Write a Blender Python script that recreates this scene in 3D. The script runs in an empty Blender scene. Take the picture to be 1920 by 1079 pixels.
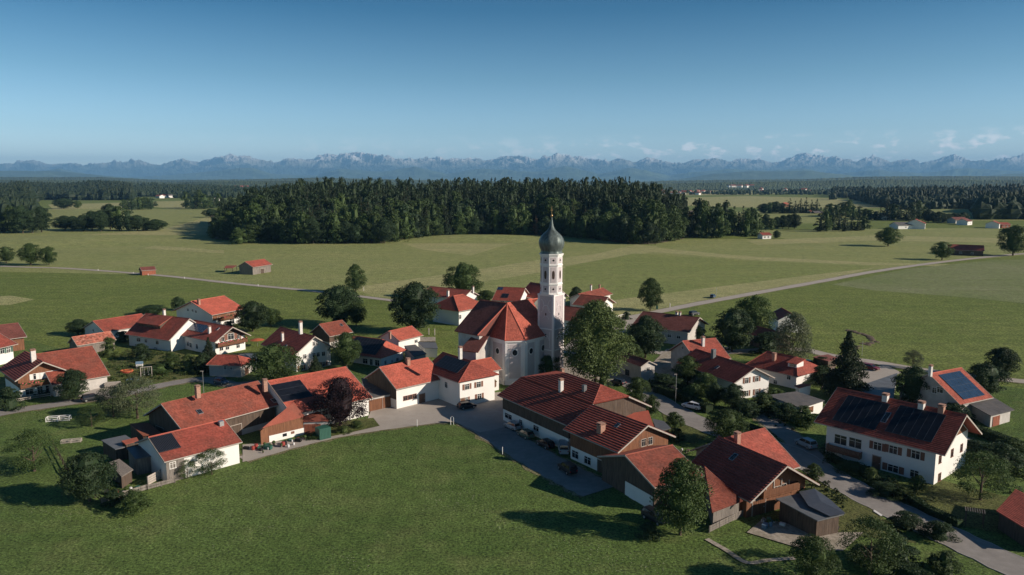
import bpy, math, random
import numpy as np
from mathutils import Vector, Matrix
R = math.radians
random.seed(7); rng = np.random.default_rng(7)
SC = bpy.context.scene
COL = SC.collection
# ---------------------------------------------------------------- camera
CF = 1400.0; CH = 50.0; HY = 343.0
PITCH = math.atan((539.5 - HY) / CF); CS, CC = math.sin(PITCH), math.cos(PITCH)
cd = bpy.data.cameras.new("camera"); cam = bpy.data.objects.new("camera", cd); COL.objects.link(cam)
cam.location = (0, 0, CH); cam.rotation_euler = (math.pi / 2 - PITCH, 0, 0)
cd.sensor_width = 36; cd.lens = 36 * CF / 1920; cd.clip_start = 1; cd.clip_end = 200000
SC.camera = cam
# ---------------------------------------------------------------- sky and sun
SUN_AZ, SUN_EL = 15.0, 23.5          # degrees towards the camera from due right / above the horizon
sd = Vector((math.cos(R(SUN_AZ)) * math.cos(R(SUN_EL)), -math.sin(R(SUN_AZ)) * math.cos(R(SUN_EL)), math.sin(R(SUN_EL))))
ld = bpy.data.lights.new("sun", 'SUN'); ld.energy = 5.0; ld.angle = R(0.5); ld.color = (1.0, 0.86, 0.72)
lo = bpy.data.objects.new("sun", ld); COL.objects.link(lo); lo.rotation_euler = (-sd).to_track_quat('-Z', 'Y').to_euler()
W = bpy.data.worlds.new("World"); SC.world = W; W.use_nodes = True
nt = W.node_tree; nt.nodes.clear()
def nn(t, ty, **k):
    n = t.nodes.new(ty)
    for a, b in k.items():
        if a.startswith('i_'): n.inputs[a[2:].replace('_', ' ')].default_value = b
        else: setattr(n, a, b)
    return n
sky = nn(nt, 'ShaderNodeTexSky', sky_type='NISHITA', sun_disc=False)
sky.sun_elevation = R(SUN_EL); sky.sun_rotation = math.atan2(sd.x, sd.y)
sky.altitude = 700; sky.air_density = 1.0; sky.dust_density = 0.6; sky.ozone_density = 2.2
hs = nn(nt, 'ShaderNodeHueSaturation'); hs.inputs['Saturation'].default_value = 1.0; hs.inputs['Hue'].default_value = 0.5
nt.links.new(sky.outputs[0], hs.inputs['Color'])
# small cumulus low over the mountains: noise by direction, only in a low band
tc = nn(nt, 'ShaderNodeTexCoord'); sx = nn(nt, 'ShaderNodeSeparateXYZ'); nt.links.new(tc.outputs['Generated'], sx.inputs[0])
mp = nn(nt, 'ShaderNodeMapping'); mp.inputs['Scale'].default_value = (34, 34, 78); mp.inputs['Location'].default_value = (3.1, 0.4, 0.35)
nt.links.new(tc.outputs['Generated'], mp.inputs[0])
nz = nn(nt, 'ShaderNodeTexNoise'); nz.inputs['Scale'].default_value = 1.0; nz.inputs['Detail'].default_value = 7; nz.inputs['Roughness'].default_value = 0.56
nt.links.new(mp.outputs[0], nz.inputs['Vector'])
def math_n(t, op, a, b=None, clamp=False):
    n = t.nodes.new('ShaderNodeMath'); n.operation = op; n.use_clamp = clamp
    for i, v in enumerate((a, b)):
        if v is None: continue
        if isinstance(v, (int, float)): n.inputs[i].default_value = v
        else: t.links.new(v, n.inputs[i])
    return n.outputs[0]
def ramp(t, src, pts):
    n = t.nodes.new('ShaderNodeValToRGB'); t.links.new(src, n.inputs[0])
    e = n.color_ramp.elements
    while len(e) < len(pts): e.new(0.5)
    for q, (p, c) in zip(e, pts):
        q.position = p; q.color = (c, c, c, 1) if isinstance(c, (int, float)) else (*c, 1)
    return n.outputs[0]
el = sx.outputs['Z']
band = ramp(nt, math_n(nt, 'MULTIPLY', el, 10.0), [(0.0, 0.3), (0.26, 1.0), (0.42, 1.0), (0.52, 0.5), (0.63, 0.0)])
side = ramp(nt, math_n(nt, 'MULTIPLY_ADD', sx.outputs['X'], 0.5), [(0.28, 0.0), (0.5, 0.35), (0.62, 0.75), (0.75, 1.0)])
side.node.inputs[0].links[0].from_node.inputs[2].default_value = 0.5
thr = math_n(nt, 'SUBTRACT', nz.outputs['Fac'], 0.525)
cl = math_n(nt, 'MULTIPLY', thr, 9.0, True)
cl = math_n(nt, 'MULTIPLY', cl, band); cl = math_n(nt, 'MULTIPLY', cl, side); cl = math_n(nt, 'MULTIPLY', cl, 0.8)
tint = ramp(nt, el, [(0.0, (1.75, 1.85, 2.05)), (0.035, (1.7, 1.8, 2.0)), (0.064, (1.2, 1.38, 1.52)), (0.132, (.66, .93, 1.02)), (0.215, (.17, .51, .68)), (0.45, (.12, .36, .52)), (1.0, (.10, .28, .42))])  # overhead sky, outside the view, dimmed on purpose for weaker ambient light
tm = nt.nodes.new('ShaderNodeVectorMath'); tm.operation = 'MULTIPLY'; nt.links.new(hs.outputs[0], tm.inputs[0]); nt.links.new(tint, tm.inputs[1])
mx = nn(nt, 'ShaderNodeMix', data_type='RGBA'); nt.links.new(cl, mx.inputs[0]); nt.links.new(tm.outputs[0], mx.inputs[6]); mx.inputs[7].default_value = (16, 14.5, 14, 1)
bg = nn(nt, 'ShaderNodeBackground'); bg.inputs['Strength'].default_value = 0.075
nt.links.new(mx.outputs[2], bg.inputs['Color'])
wo = nn(nt, 'ShaderNodeOutputWorld'); nt.links.new(bg.outputs[0], wo.inputs[0])
SC.view_settings.view_transform = 'Standard'; SC.view_settings.look = 'None'; SC.view_settings.exposure = 0.42; SC.view_settings.gamma = 1.0
SC.render.engine = 'CYCLES'; SC.cycles.max_bounces = 6; SC.cycles.volume_bounces = 0; SC.cycles.volume_max_steps = 64
# ---------------------------------------------------------------- helpers
def PX(x, y, z=0.0):
    u = (x - 960) / CF; v = (y - 539.5) / CF; t = (CH - z) / (CS + v * CC)
    return Vector((t * u, t * (CC - v * CS), z))
def ray(x, y):
    u = (x - 960) / CF; v = (y - 539.5) / CF
    return Vector((0, 0, CH)), Vector((u, CC - v * CS, -(CS + v * CC)))
def mpp(p):       # metres per photo pixel at a point
    return (p.y * CC + (CH - p.z) * CS) / CF
def mesh(name, V, F, mats, mi=None, uv=None, smooth=False):
    me = bpy.data.meshes.new(name); me.from_pydata([tuple(v) for v in V], [], F)
    for m in (mats if isinstance(mats, (list, tuple)) else [mats]): me.materials.append(m)
    if mi: me.polygons.foreach_set('material_index', mi)
    if uv:
        l = me.uv_layers.new(name='uv'); l.data.foreach_set('uv', [c for f in uv for q in f for c in q])
    if smooth: me.polygons.foreach_set('use_smooth', [True] * len(F))
    me.update(); return me
def link(o, parent=None):
    COL.objects.link(o)
    if parent: o.parent = parent
    return o
def obj(name, me, parent=None, **k):
    o = bpy.data.objects.new(name, me); link(o, parent)
    for a, b in k.items(): o[a] = b
    return o
def empty(name, loc, rz=0, label=None, cat=None, group=None):
    o = bpy.data.objects.new(name, None); link(o); o.location = loc; o.rotation_euler = (0, 0, rz)
    if label: o['label'] = label; o['category'] = cat
    if group: o['group'] = group
    return o
class MB:
    def __init__(s): s.V = []; s.F = []; s.M = []
    def add(s, V, F, m=0):
        b = len(s.V); s.V += [tuple(v) for v in V]; s.F += [[i + b for i in f] for f in F]; s.M += [m] * len(F); return s
    def box(s, x0, x1, y0, y1, z0, z1, m=0, M=None):
        V = [Vector((x, y, z)) for z in (z0, z1) for x, y in ((x0, y0), (x1, y0), (x1, y1), (x0, y1))]
        if M is not None: V = [M @ v for v in V]
        return s.add(V, [[3, 2, 1, 0], [4, 5, 6, 7], [0, 1, 5, 4], [1, 2, 6, 5], [2, 3, 7, 6], [3, 0, 4, 7]], m)
    def bar(s, a, b, w, h=None, m=0):
        a, b = Vector(a), Vector(b); d = b - a; L = d.length; q = d.to_track_quat('X', 'Z').to_matrix().to_4x4()
        h = h or w
        return s.box(0, L, -w / 2, w / 2, -h / 2, h / 2, m, Matrix.Translation(a) @ q)
    def tube(s, pts, rad, n=8, m=0):
        pts = [Vector(p) for p in pts]; V = []
        for i, p in enumerate(pts):
            d = (pts[min(i + 1, len(pts) - 1)] - pts[max(i - 1, 0)]).normalized()
            a = d.orthogonal().normalized(); b = d.cross(a)
            r = rad[i] if isinstance(rad, (list, tuple)) else rad
            V += [p + (a * math.cos(t) + b * math.sin(t)) * r for t in [2 * math.pi * k / n for k in range(n)]]
        F = [[i * n + k, i * n + (k + 1) % n, (i + 1) * n + (k + 1) % n, (i + 1) * n + k] for i in range(len(pts) - 1) for k in range(n)]
        F += [list(range(n))[::-1], [(len(pts) - 1) * n + k for k in range(n)]]
        return s.add(V, F, m)
    def prism(s, poly, z0, z1, m=0):
        n = len(poly); z0 = z0 if hasattr(z0, '__len__') else [z0] * n; z1 = z1 if hasattr(z1, '__len__') else [z1] * n
        a = sum(poly[i][0] * poly[(i + 1) % n][1] - poly[(i + 1) % n][0] * poly[i][1] for i in range(n))
        if a < 0: poly = poly[::-1]; z0 = z0[::-1]; z1 = z1[::-1]
        V = [(p[0], p[1], z) for p, z in zip(poly, z0)] + [(p[0], p[1], z) for p, z in zip(poly, z1)]
        return s.add(V, [list(range(n))[::-1], list(range(n, 2 * n))] + [[i, (i + 1) % n, n + (i + 1) % n, n + i] for i in range(n)], m)
    def lathe(s, prof, n=24, m=0, c=(0, 0), ph=0.0):
        V = [(c[0] + r * math.cos(ph + 2 * math.pi * k / n), c[1] + r * math.sin(ph + 2 * math.pi * k / n), z) for r, z in prof for k in range(n)]
        F = [[i * n + k, i * n + (k + 1) % n, (i + 1) * n + (k + 1) % n, (i + 1) * n + k] for i in range(len(prof) - 1) for k in range(n)]
        F += [list(range(n))[::-1], [(len(prof) - 1) * n + k for k in range(n)]]
        return s.add(V, F, m)
    def build(s, name, mats, parent=None, smooth=False, **k):
        return obj(name, mesh(name, s.V, s.F, mats, s.M, smooth=smooth), parent, **k)
# ---------------------------------------------------------------- materials
MT = {}
def mat(name, col, rough=0.85, var=0.15, scale=1.0, bump=0.0, bscale=8.0, metal=0.0, spec=0.3, var2=0.0, s2=0.1, col2=None, coord='Object', uvgrid=None, objvar=0.0, stretch=None):
    m = bpy.data.materials.new(name); m.use_nodes = True; t = m.node_tree; b = t.nodes['Principled BSDF']
    b.inputs['Roughness'].default_value = rough; b.inputs['Metallic'].default_value = metal; b.inputs['Specular IOR Level'].default_value = spec
    tc = t.nodes.new('ShaderNodeTexCoord'); src = tc.outputs[coord]
    if stretch:
        mpn = t.nodes.new('ShaderNodeMapping'); mpn.inputs['Scale'].default_value = stretch; t.links.new(src, mpn.inputs[0]); src = mpn.outputs[0]
    def noise(sc, det=4, ro=0.6):
        n = t.nodes.new('ShaderNodeTexNoise'); n.inputs['Scale'].default_value = sc; n.inputs['Detail'].default_value = det; n.inputs['Roughness'].default_value = ro
        t.links.new(src, n.inputs['Vector']); return n.outputs['Fac']
    c = Vector(col); c2 = Vector(col2) if col2 else c * 0.5
    f = ramp(t, noise(scale), [(0.32, 0.0), (0.68, 1.0)])
    mixn = t.nodes.new('ShaderNodeMix'); mixn.data_type = 'RGBA'; t.links.new(f, mixn.inputs[0])
    mixn.inputs[6].default_value = (*(c * (1 - var)), 1); mixn.inputs[7].default_value = (*(c * (1 + var)), 1); out = mixn.outputs[2]
    if var2:
        f2 = ramp(t, noise(s2, 5), [(0.42, 0.0), (0.7, 1.0)]); f2 = math_n(t, 'MULTIPLY', f2, var2)
        m2 = t.nodes.new('ShaderNodeMix'); m2.data_type = 'RGBA'; t.links.new(f2, m2.inputs[0]); t.links.new(out, m2.inputs[6]); m2.inputs[7].default_value = (*c2, 1); out = m2.outputs[2]
    if uvgrid:      # every roof tile its own tone
        uvn = t.nodes.new('ShaderNodeUVMap'); uvn.uv_map = 'uv'
        sn = t.nodes.new('ShaderNodeVectorMath'); sn.operation = 'SNAP'; t.links.new(uvn.outputs[0], sn.inputs[0]); sn.inputs[1].default_value = (uvgrid[0], uvgrid[1], 1)
        wn = t.nodes.new('ShaderNodeTexWhiteNoise'); wn.noise_dimensions = '2D'; t.links.new(sn.outputs[0], wn.inputs['Vector'])
        v = math_n(t, 'MULTIPLY_ADD', wn.outputs['Value'], uvgrid[2]); v.node.inputs[2].default_value = 1 - uvgrid[2] / 2
        m3 = t.nodes.new('ShaderNodeVectorMath'); m3.operation = 'SCALE'; t.links.new(out, m3.inputs[0]); t.links.new(v, m3.inputs['Scale']); out = m3.outputs[0]
    if objvar:
        oi = t.nodes.new('ShaderNodeObjectInfo'); v = math_n(t, 'MULTIPLY_ADD', oi.outputs['Random'], 2 * objvar); v.node.inputs[2].default_value = 1 - objvar
        m4 = t.nodes.new('ShaderNodeVectorMath'); m4.operation = 'SCALE'; t.links.new(out, m4.inputs[0]); t.links.new(v, m4.inputs['Scale']); out = m4.outputs[0]
    t.links.new(out, b.inputs['Base Color'])
    if bump:
        bn = t.nodes.new('ShaderNodeBump'); bn.inputs['Strength'].default_value = bump; bn.inputs['Distance'].default_value = 0.1
        t.links.new(noise(bscale, 3), bn.inputs['Height']); t.links.new(bn.outputs[0], b.inputs['Normal'])
    MT[name] = m; return m
TG = (0.28, 0.36, 0.5)
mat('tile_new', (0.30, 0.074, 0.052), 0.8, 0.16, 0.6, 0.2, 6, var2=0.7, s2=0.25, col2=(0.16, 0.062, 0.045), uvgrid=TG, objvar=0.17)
mat('tile_orange', (0.385, 0.098, 0.066), 0.8, 0.12, 0.5, 0.2, 6, var2=0.5, s2=0.3, col2=(0.25, 0.075, 0.05), uvgrid=TG, objvar=0.17)
mat('tile_old', (0.235, 0.066, 0.044), 0.85, 0.2, 0.5, 0.3, 5, var2=0.6, s2=0.35, col2=(0.15, 0.065, 0.048), uvgrid=TG, objvar=0.17)
mat('tile_dark', (0.27, 0.066, 0.046), 0.75, 0.15, 0.5, 0.3, 5, var2=0.35, s2=0.2, col2=(0.15, 0.05, 0.038), uvgrid=TG, objvar=0.17)
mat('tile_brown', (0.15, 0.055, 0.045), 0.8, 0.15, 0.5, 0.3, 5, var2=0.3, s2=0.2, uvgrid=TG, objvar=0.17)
mat('tile_mottled', (0.33, 0.105, 0.07), 0.85, 0.25, 1.2, 0.3, 5, var2=0.5, s2=1.0, col2=(0.42, 0.27, 0.21), uvgrid=(0.5, 0.5, 0.9))
mat('felt', (0.095, 0.093, 0.095), 0.9, 0.2, 0.8, 0.1, 6, var2=0.4, s2=0.3, col2=(0.2, 0.18, 0.16))
mat('sheet_metal', (0.17, 0.18, 0.19), 0.55, 0.15, 0.6, 0.05, 3, metal=0.3, var2=0.3, s2=0.5)
mat('plaster', (0.74, 0.73, 0.70), 0.9, 0.05, 0.7, 0.12, 12, var2=0.28, s2=0.35, col2=(0.50, 0.48, 0.44))
mat('plaster_old', (0.48, 0.46, 0.43), 0.9, 0.12, 0.7, 0.2, 8, var2=0.5, s2=0.4, col2=(0.28, 0.26, 0.24))
mat('church_plaster', (0.70, 0.67, 0.66), 0.9, 0.03, 0.5, 0.05, 10, var2=0.12, s2=0.25, col2=(0.46, 0.42, 0.42))
mat('church_panel', (0.48, 0.425, 0.43), 0.9, 0.04, 0.5, 0.05, 10, var2=0.12, s2=0.3, col2=(0.34, 0.30, 0.31))
WS = (6, 6, 0.5)
mat('wood_dark', (0.085, 0.06, 0.045), 0.85, 0.45, 1.0, 0.4, 3, stretch=WS, var2=0.3, s2=0.3, col2=(0.14, 0.12, 0.10))
mat('wood_warm', (0.18, 0.08, 0.042), 0.75, 0.35, 1.0, 0.4, 3, stretch=WS, var2=0.4, s2=0.4, col2=(0.12, 0.055, 0.03))
mat('wood_grey', (0.19, 0.17, 0.15), 0.9, 0.4, 1.0, 0.5, 3, stretch=WS, var2=0.4, s2=0.3, col2=(0.12, 0.10, 0.09))
mat('wood_red', (0.25, 0.085, 0.05), 0.8, 0.3, 1.0, 0.3, 3, stretch=WS)
mat('board_pale', (0.38, 0.34, 0.30), 0.8, 0.15, 2.0)
mat('board_brown', (0.16, 0.09, 0.06), 0.8, 0.2, 2.0)
mat('chimney_white', (0.62, 0.60, 0.57), 0.9, 0.1, 2, var2=0.3, s2=1.5, col2=(0.35, 0.33, 0.3))
mat('chimney_brick', (0.34, 0.20, 0.15), 0.9, 0.2, 4)
mat('steel', (0.5, 0.51, 0.52), 0.4, 0.05, 2, metal=0.8)
mat('pane', (0.02, 0.025, 0.03), 0.12, 0.2, 1, spec=0.6)
mat('frame_white', (0.7, 0.69, 0.66), 0.6, 0.05, 3)
mat('shutter_brown', (0.20, 0.095, 0.065), 0.7, 0.15, 3)
mat('shutter_green', (0.07, 0.14, 0.11), 0.7, 0.15, 3)
mat('solar', (0.010, 0.012, 0.018), 0.4, 0.3, 0.8, spec=0.3)
mat('solar_blue', (0.022, 0.045, 0.085), 0.2, 0.2, 0.8, spec=0.6)
mat('solar_frame', (0.10, 0.11, 0.13), 0.4, 0.1, 2, metal=0.4)
mat('copper_green', (0.10, 0.125, 0.12), 0.5, 0.25, 1.2, 0.1, 4, metal=0.45, stretch=(1.5, 1.5, 0.5), var2=0.5, s2=1.2, col2=(0.19, 0.23, 0.22))
mat('gold', (0.36, 0.24, 0.12), 0.35, 0.1, 3, metal=0.9)
mat('asphalt', (0.26, 0.243, 0.225), 0.95, 0.10, 0.9, 0.15, 9, var2=0.55, s2=0.22, col2=(0.17, 0.158, 0.147))
mat('asphalt_pale', (0.37, 0.335, 0.295), 0.95, 0.08, 0.6, 0.1, 9, var2=0.4, s2=0.15, col2=(0.27, 0.24, 0.21))
mat('kerb', (0.33, 0.31, 0.29), 0.95, 0.15, 2)
mat('gravel', (0.34, 0.30, 0.25), 0.95, 0.3, 1.5, 0.4, 5, var2=0.55, s2=0.35, col2=(0.14, 0.13, 0.07))
mat('soil', (0.10, 0.075, 0.055), 0.95, 0.3, 1.5, 0.5, 3)
mat('stone', (0.36, 0.33, 0.29), 0.95, 0.25, 1.5, 0.4, 3)
mat('bark', (0.10, 0.075, 0.055), 0.95, 0.3, 2.5, 0.5, 6)
mat('rubber', (0.02, 0.02, 0.02), 0.8, 0.1, 2)
mat('glass_dark', (0.015, 0.018, 0.022), 0.08, 0.1, 1, spec=0.7)
mat('lamp_lens', (0.6, 0.6, 0.58), 0.2, 0.05, 2, spec=0.6)
mat('tail_red', (0.35, 0.02, 0.02), 0.3, 0.05, 2)
for n_, c_ in dict(car_white=(0.62, 0.63, 0.65), car_silver=(0.34, 0.35, 0.37), car_black=(0.015, 0.017, 0.022), car_blue=(0.035, 0.07, 0.13), car_teal=(0.04, 0.27, 0.33), car_red=(0.16, 0.02, 0.025), car_green=(0.08, 0.12, 0.09), car_iceblue=(0.22, 0.30, 0.36), orange=(0.42, 0.11, 0.04), plastic_red=(0.28, 0.04, 0.03), plastic_green=(0.02, 0.09, 0.065), plastic_blue=(0.12, 0.2, 0.28), cloth_white=(0.6, 0.6, 0.6), tractor_green=(0.03, 0.14, 0.05), flower_pink=(0.6, 0.1, 0.13)).items():
    mat(n_, c_, 0.35 if n_.startswith('car') else 0.6, 0.05, 1.5, spec=0.5)
def leafmat(name, col, col2, objvar=0.22):
    m = mat(name, col, 0.65, 0.30, 0.7, var2=0.75, s2=0.35, col2=col2, spec=0.25, objvar=objvar)
    b = m.node_tree.nodes['Principled BSDF']
    try: b.inputs['Sheen Weight'].default_value = 0.0
    except Exception: pass
    # a little light goes through the leaves
    t = m.node_tree; tr = t.nodes.new('ShaderNodeBsdfTranslucent'); ms = t.nodes.new('ShaderNodeMixShader'); ms.inputs[0].default_value = 0.22
    src = b.inputs['Base Color'].links[0].from_socket; t.links.new(src, tr.inputs[0])
    t.links.new(b.outputs[0], ms.inputs[1]); t.links.new(tr.outputs[0], ms.inputs[2]); t.links.new(ms.outputs[0], t.nodes['Material Output'].inputs[0])
    return m
leafmat('leaf', (0.050, 0.085, 0.024), (0.080, 0.115, 0.032))
leafmat('leaf_light', (0.068, 0.100, 0.030), (0.10, 0.13, 0.04))
leafmat('leaf_dark', (0.026, 0.050, 0.020), (0.042, 0.066, 0.024))
leafmat('leaf_grey', (0.085, 0.105, 0.055), (0.12, 0.13, 0.07))
leafmat('leaf_purple', (0.016, 0.008, 0.011), (0.028, 0.012, 0.016))
leafmat('needle', (0.024, 0.042, 0.020), (0.042, 0.060, 0.024), 0.3)
leafmat('needle_brown', (0.12, 0.07, 0.04), (0.16, 0.10, 0.06), 0.2)
# grass: several scales of tone plus fine tufts
def grassmat(name, c1, c2, c3=None, fine=1.0, bump=0.6, dots=0.0, streak=0.0):
    m = bpy.data.materials.new(name); m.use_nodes = True; t = m.node_tree; b = t.nodes['Principled BSDF']
    b.inputs['Roughness'].default_value = 0.9; b.inputs['Specular IOR Level'].default_value = 0.15
    tc = t.nodes.new('ShaderNodeTexCoord'); src = tc.outputs['Object']
    def noise(sc, det, ro=0.6, v=None):
        n = t.nodes.new('ShaderNodeTexNoise'); n.inputs['Scale'].default_value = sc; n.inputs['Detail'].default_value = det; n.inputs['Roughness'].default_value = ro
        t.links.new(v or src, n.inputs['Vector']); return n.outputs['Fac']
    def mixc(f, a, bb):
        n = t.nodes.new('ShaderNodeMix'); n.data_type = 'RGBA'; t.links.new(f, n.inputs[0])
        for i, v in ((6, a), (7, bb)):
            if isinstance(v, (tuple, Vector)): n.inputs[i].default_value = (*v, 1)
            else: t.links.new(v, n.inputs[i])
        return n.outputs[2]
    a = mixc(ramp(t, noise(0.022, 6), [(0.35, 0.0), (0.65, 1.0)]), c1, c2)
    c3 = c3 or tuple(Vector(c2) * 1.25)
    a = mixc(math_n(t, 'MULTIPLY', ramp(t, noise(0.10, 6, 0.7), [(0.5, 0.0), (0.75, 1.0)]), 0.6), a, c3)
    if streak:
        mpn = t.nodes.new('ShaderNodeMapping'); mpn.inputs['Rotation'].default_value = (0, 0, R(-12)); mpn.inputs['Scale'].default_value = (0.012, 0.22, 1); t.links.new(src, mpn.inputs[0])
        a = mixc(math_n(t, 'MULTIPLY', ramp(t, noise(1.0, 4, 0.6, mpn.outputs[0]), [(0.45, 0.0), (0.62, 1.0)]), streak), a, c3)
    f = noise(2.8 * fine, 4, 0.75)
    nm_ = t.nodes.new('ShaderNodeVectorMath'); nm_.operation = 'SCALE'; t.links.new(a, nm_.inputs[0]); t.links.new(ramp(t, noise(0.45 * fine, 5, 0.7), [(0.35, 0.80), (0.65, 1.22)]), nm_.inputs['Scale']); a = nm_.outputs[0]
    n = t.nodes.new('ShaderNodeVectorMath'); n.operation = 'SCALE'; t.links.new(a, n.inputs[0])
    t.links.new(ramp(t, f, [(0.36, 0.30), (0.64, 1.72)]), n.inputs['Scale']); a = n.outputs[0]
    if dots:
        vo = t.nodes.new('ShaderNodeTexVoronoi'); vo.inputs['Scale'].default_value = 2.0; t.links.new(src, vo.inputs['Vector'])
        dd = math_n(t, 'LESS_THAN', vo.outputs['Distance'], 0.17)
        dd = math_n(t, 'MULTIPLY', dd, ramp(t, noise(0.06, 4), [(0.5, 0.0), (0.62, dots)])); a = mixc(dd, a, (0.38, 0.38, 0.26))
    t.links.new(a, b.inputs['Base Color'])
    bn = t.nodes.new('ShaderNodeBump'); bn.inputs['Strength'].default_value = bump; bn.inputs['Distance'].default_value = 0.35
    t.links.new(noise(1.6 * fine, 5, 0.8), bn.inputs['Height']); t.links.new(bn.outputs[0], b.inputs['Normal'])
    MT[name] = m; return m
grassmat('grass', (0.068, 0.114, 0.027), (0.108, 0.160, 0.042), (0.17, 0.18, 0.07), 0.9, 0.7, 0.7, 0.10)
grassmat('meadow_far', (0.185, 0.218, 0.074), (0.225, 0.245, 0.090), (0.27, 0.265, 0.115), 0.5, 0.5, 0.0, 0.45)
grassmat('meadow_green', (0.105, 0.145, 0.032), (0.135, 0.170, 0.042), (0.17, 0.19, 0.06), 0.5, 0.4, 0.0, 0.3)
grassmat('meadow_mid', (0.155, 0.195, 0.058), (0.19, 0.22, 0.07), (0.23, 0.235, 0.09), 0.6, 0.5, 0.0, 0.4)
grassmat('meadow_dry', (0.27, 0.275, 0.12), (0.33, 0.31, 0.15), (0.22, 0.24, 0.09), 0.6, 0.5, 0.0, 0.4)
grassmat('meadow_white', (0.15, 0.185, 0.07), (0.20, 0.215, 0.11), (0.13, 0.165, 0.055), 0.8, 0.6, 0.9, 0.4)
grassmat('verge', (0.15, 0.15, 0.07), (0.21, 0.19, 0.11), (0.27, 0.24, 0.17), 1.4, 0.8)
grassmat('garden_grass', (0.075, 0.095, 0.026), (0.11, 0.12, 0.042), (0.17, 0.155, 0.075), 1.2, 0.8, 0.5)
M = MT
# ---------------------------------------------------------------- buildings
def courses(mb, pts, uvs, up, step=0.045, cs=0.36, t=0.2, m=0):
    """pts = eave-left, eave-right, top-right, top-left (planar); real stepped tile courses, thickness t"""
    el_, er, tr, tl = [Vector(p) for p in pts]
    n = (er - el_).cross(tl - el_)
    if n.length < 1e-6: n = (er - el_).cross(tr - el_)
    n.normalize()
    if n.z < 0: n = -n
    ln = max((tl - el_).length, 0.3)
    sl = abs(tl.z - el_.z) / max(1e-6, math.sin(math.acos(max(-1, min(1, n.z))))) if n.z < 0.999 else ln
    k = max(2, round(sl / cs)); V = []; F = []; U = []
    ux = (er - el_).normalized()
    def uv(p): return (p.dot(ux) + 500, sl * ((p.z - el_.z) / max(1e-6, tl.z - el_.z)) + 500)
    for i in range(k):
        a, b = i / k, (i + 1) / k
        p0, p1 = el_.lerp(tl, a), er.lerp(tr, a); q1, q0 = er.lerp(tr, b), el_.lerp(tl, b)
        s = len(V); V += [p0 + n * step, p1 + n * step, q1, q0, p0, p1]
        F += [[s, s + 1, s + 2, s + 3], [s + 4, s + 5, s + 1, s]]
        U += [[uv(p0 + (q0 - p0) * .5)] * 0 + [uv(p0 + (q0 - p0) * .02), uv(p1 + (q1 - p1) * .02), uv(p1 + (q1 - p1) * .98), uv(p0 + (q0 - p0) * .98)], [uv(p0)] * 4]
    s = len(V); V += [p - n * t for p in (el_, er, tr, tl)] + [el_, er, tr, tl]
    F += [[s + 3, s + 2, s + 1, s], [s, s + 1, s + 5, s + 4], [s + 1, s + 2, s + 6, s + 5], [s + 3, s, s + 4, s + 7], [s + 2, s + 3, s + 7, s + 6]]
    U += [[(0, 0)] * 4] * 5
    b0 = len(mb.V); mb.V += [tuple(v) for v in V]; mb.F += [[i + b0 for i in f] for f in F]; mb.M += [m] * len(F); uvs += U
def roof_obj(slopes, tile, parent, name='roof', step=0.045, cs=0.36, t=0.2, **k):
    mb = MB(); U = []
    for s in slopes: courses(mb, s, U, 1, step, cs, t)
    return obj(name, mesh(name, mb.V, mb.F, tile, mb.M, U), parent, **k)
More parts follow.
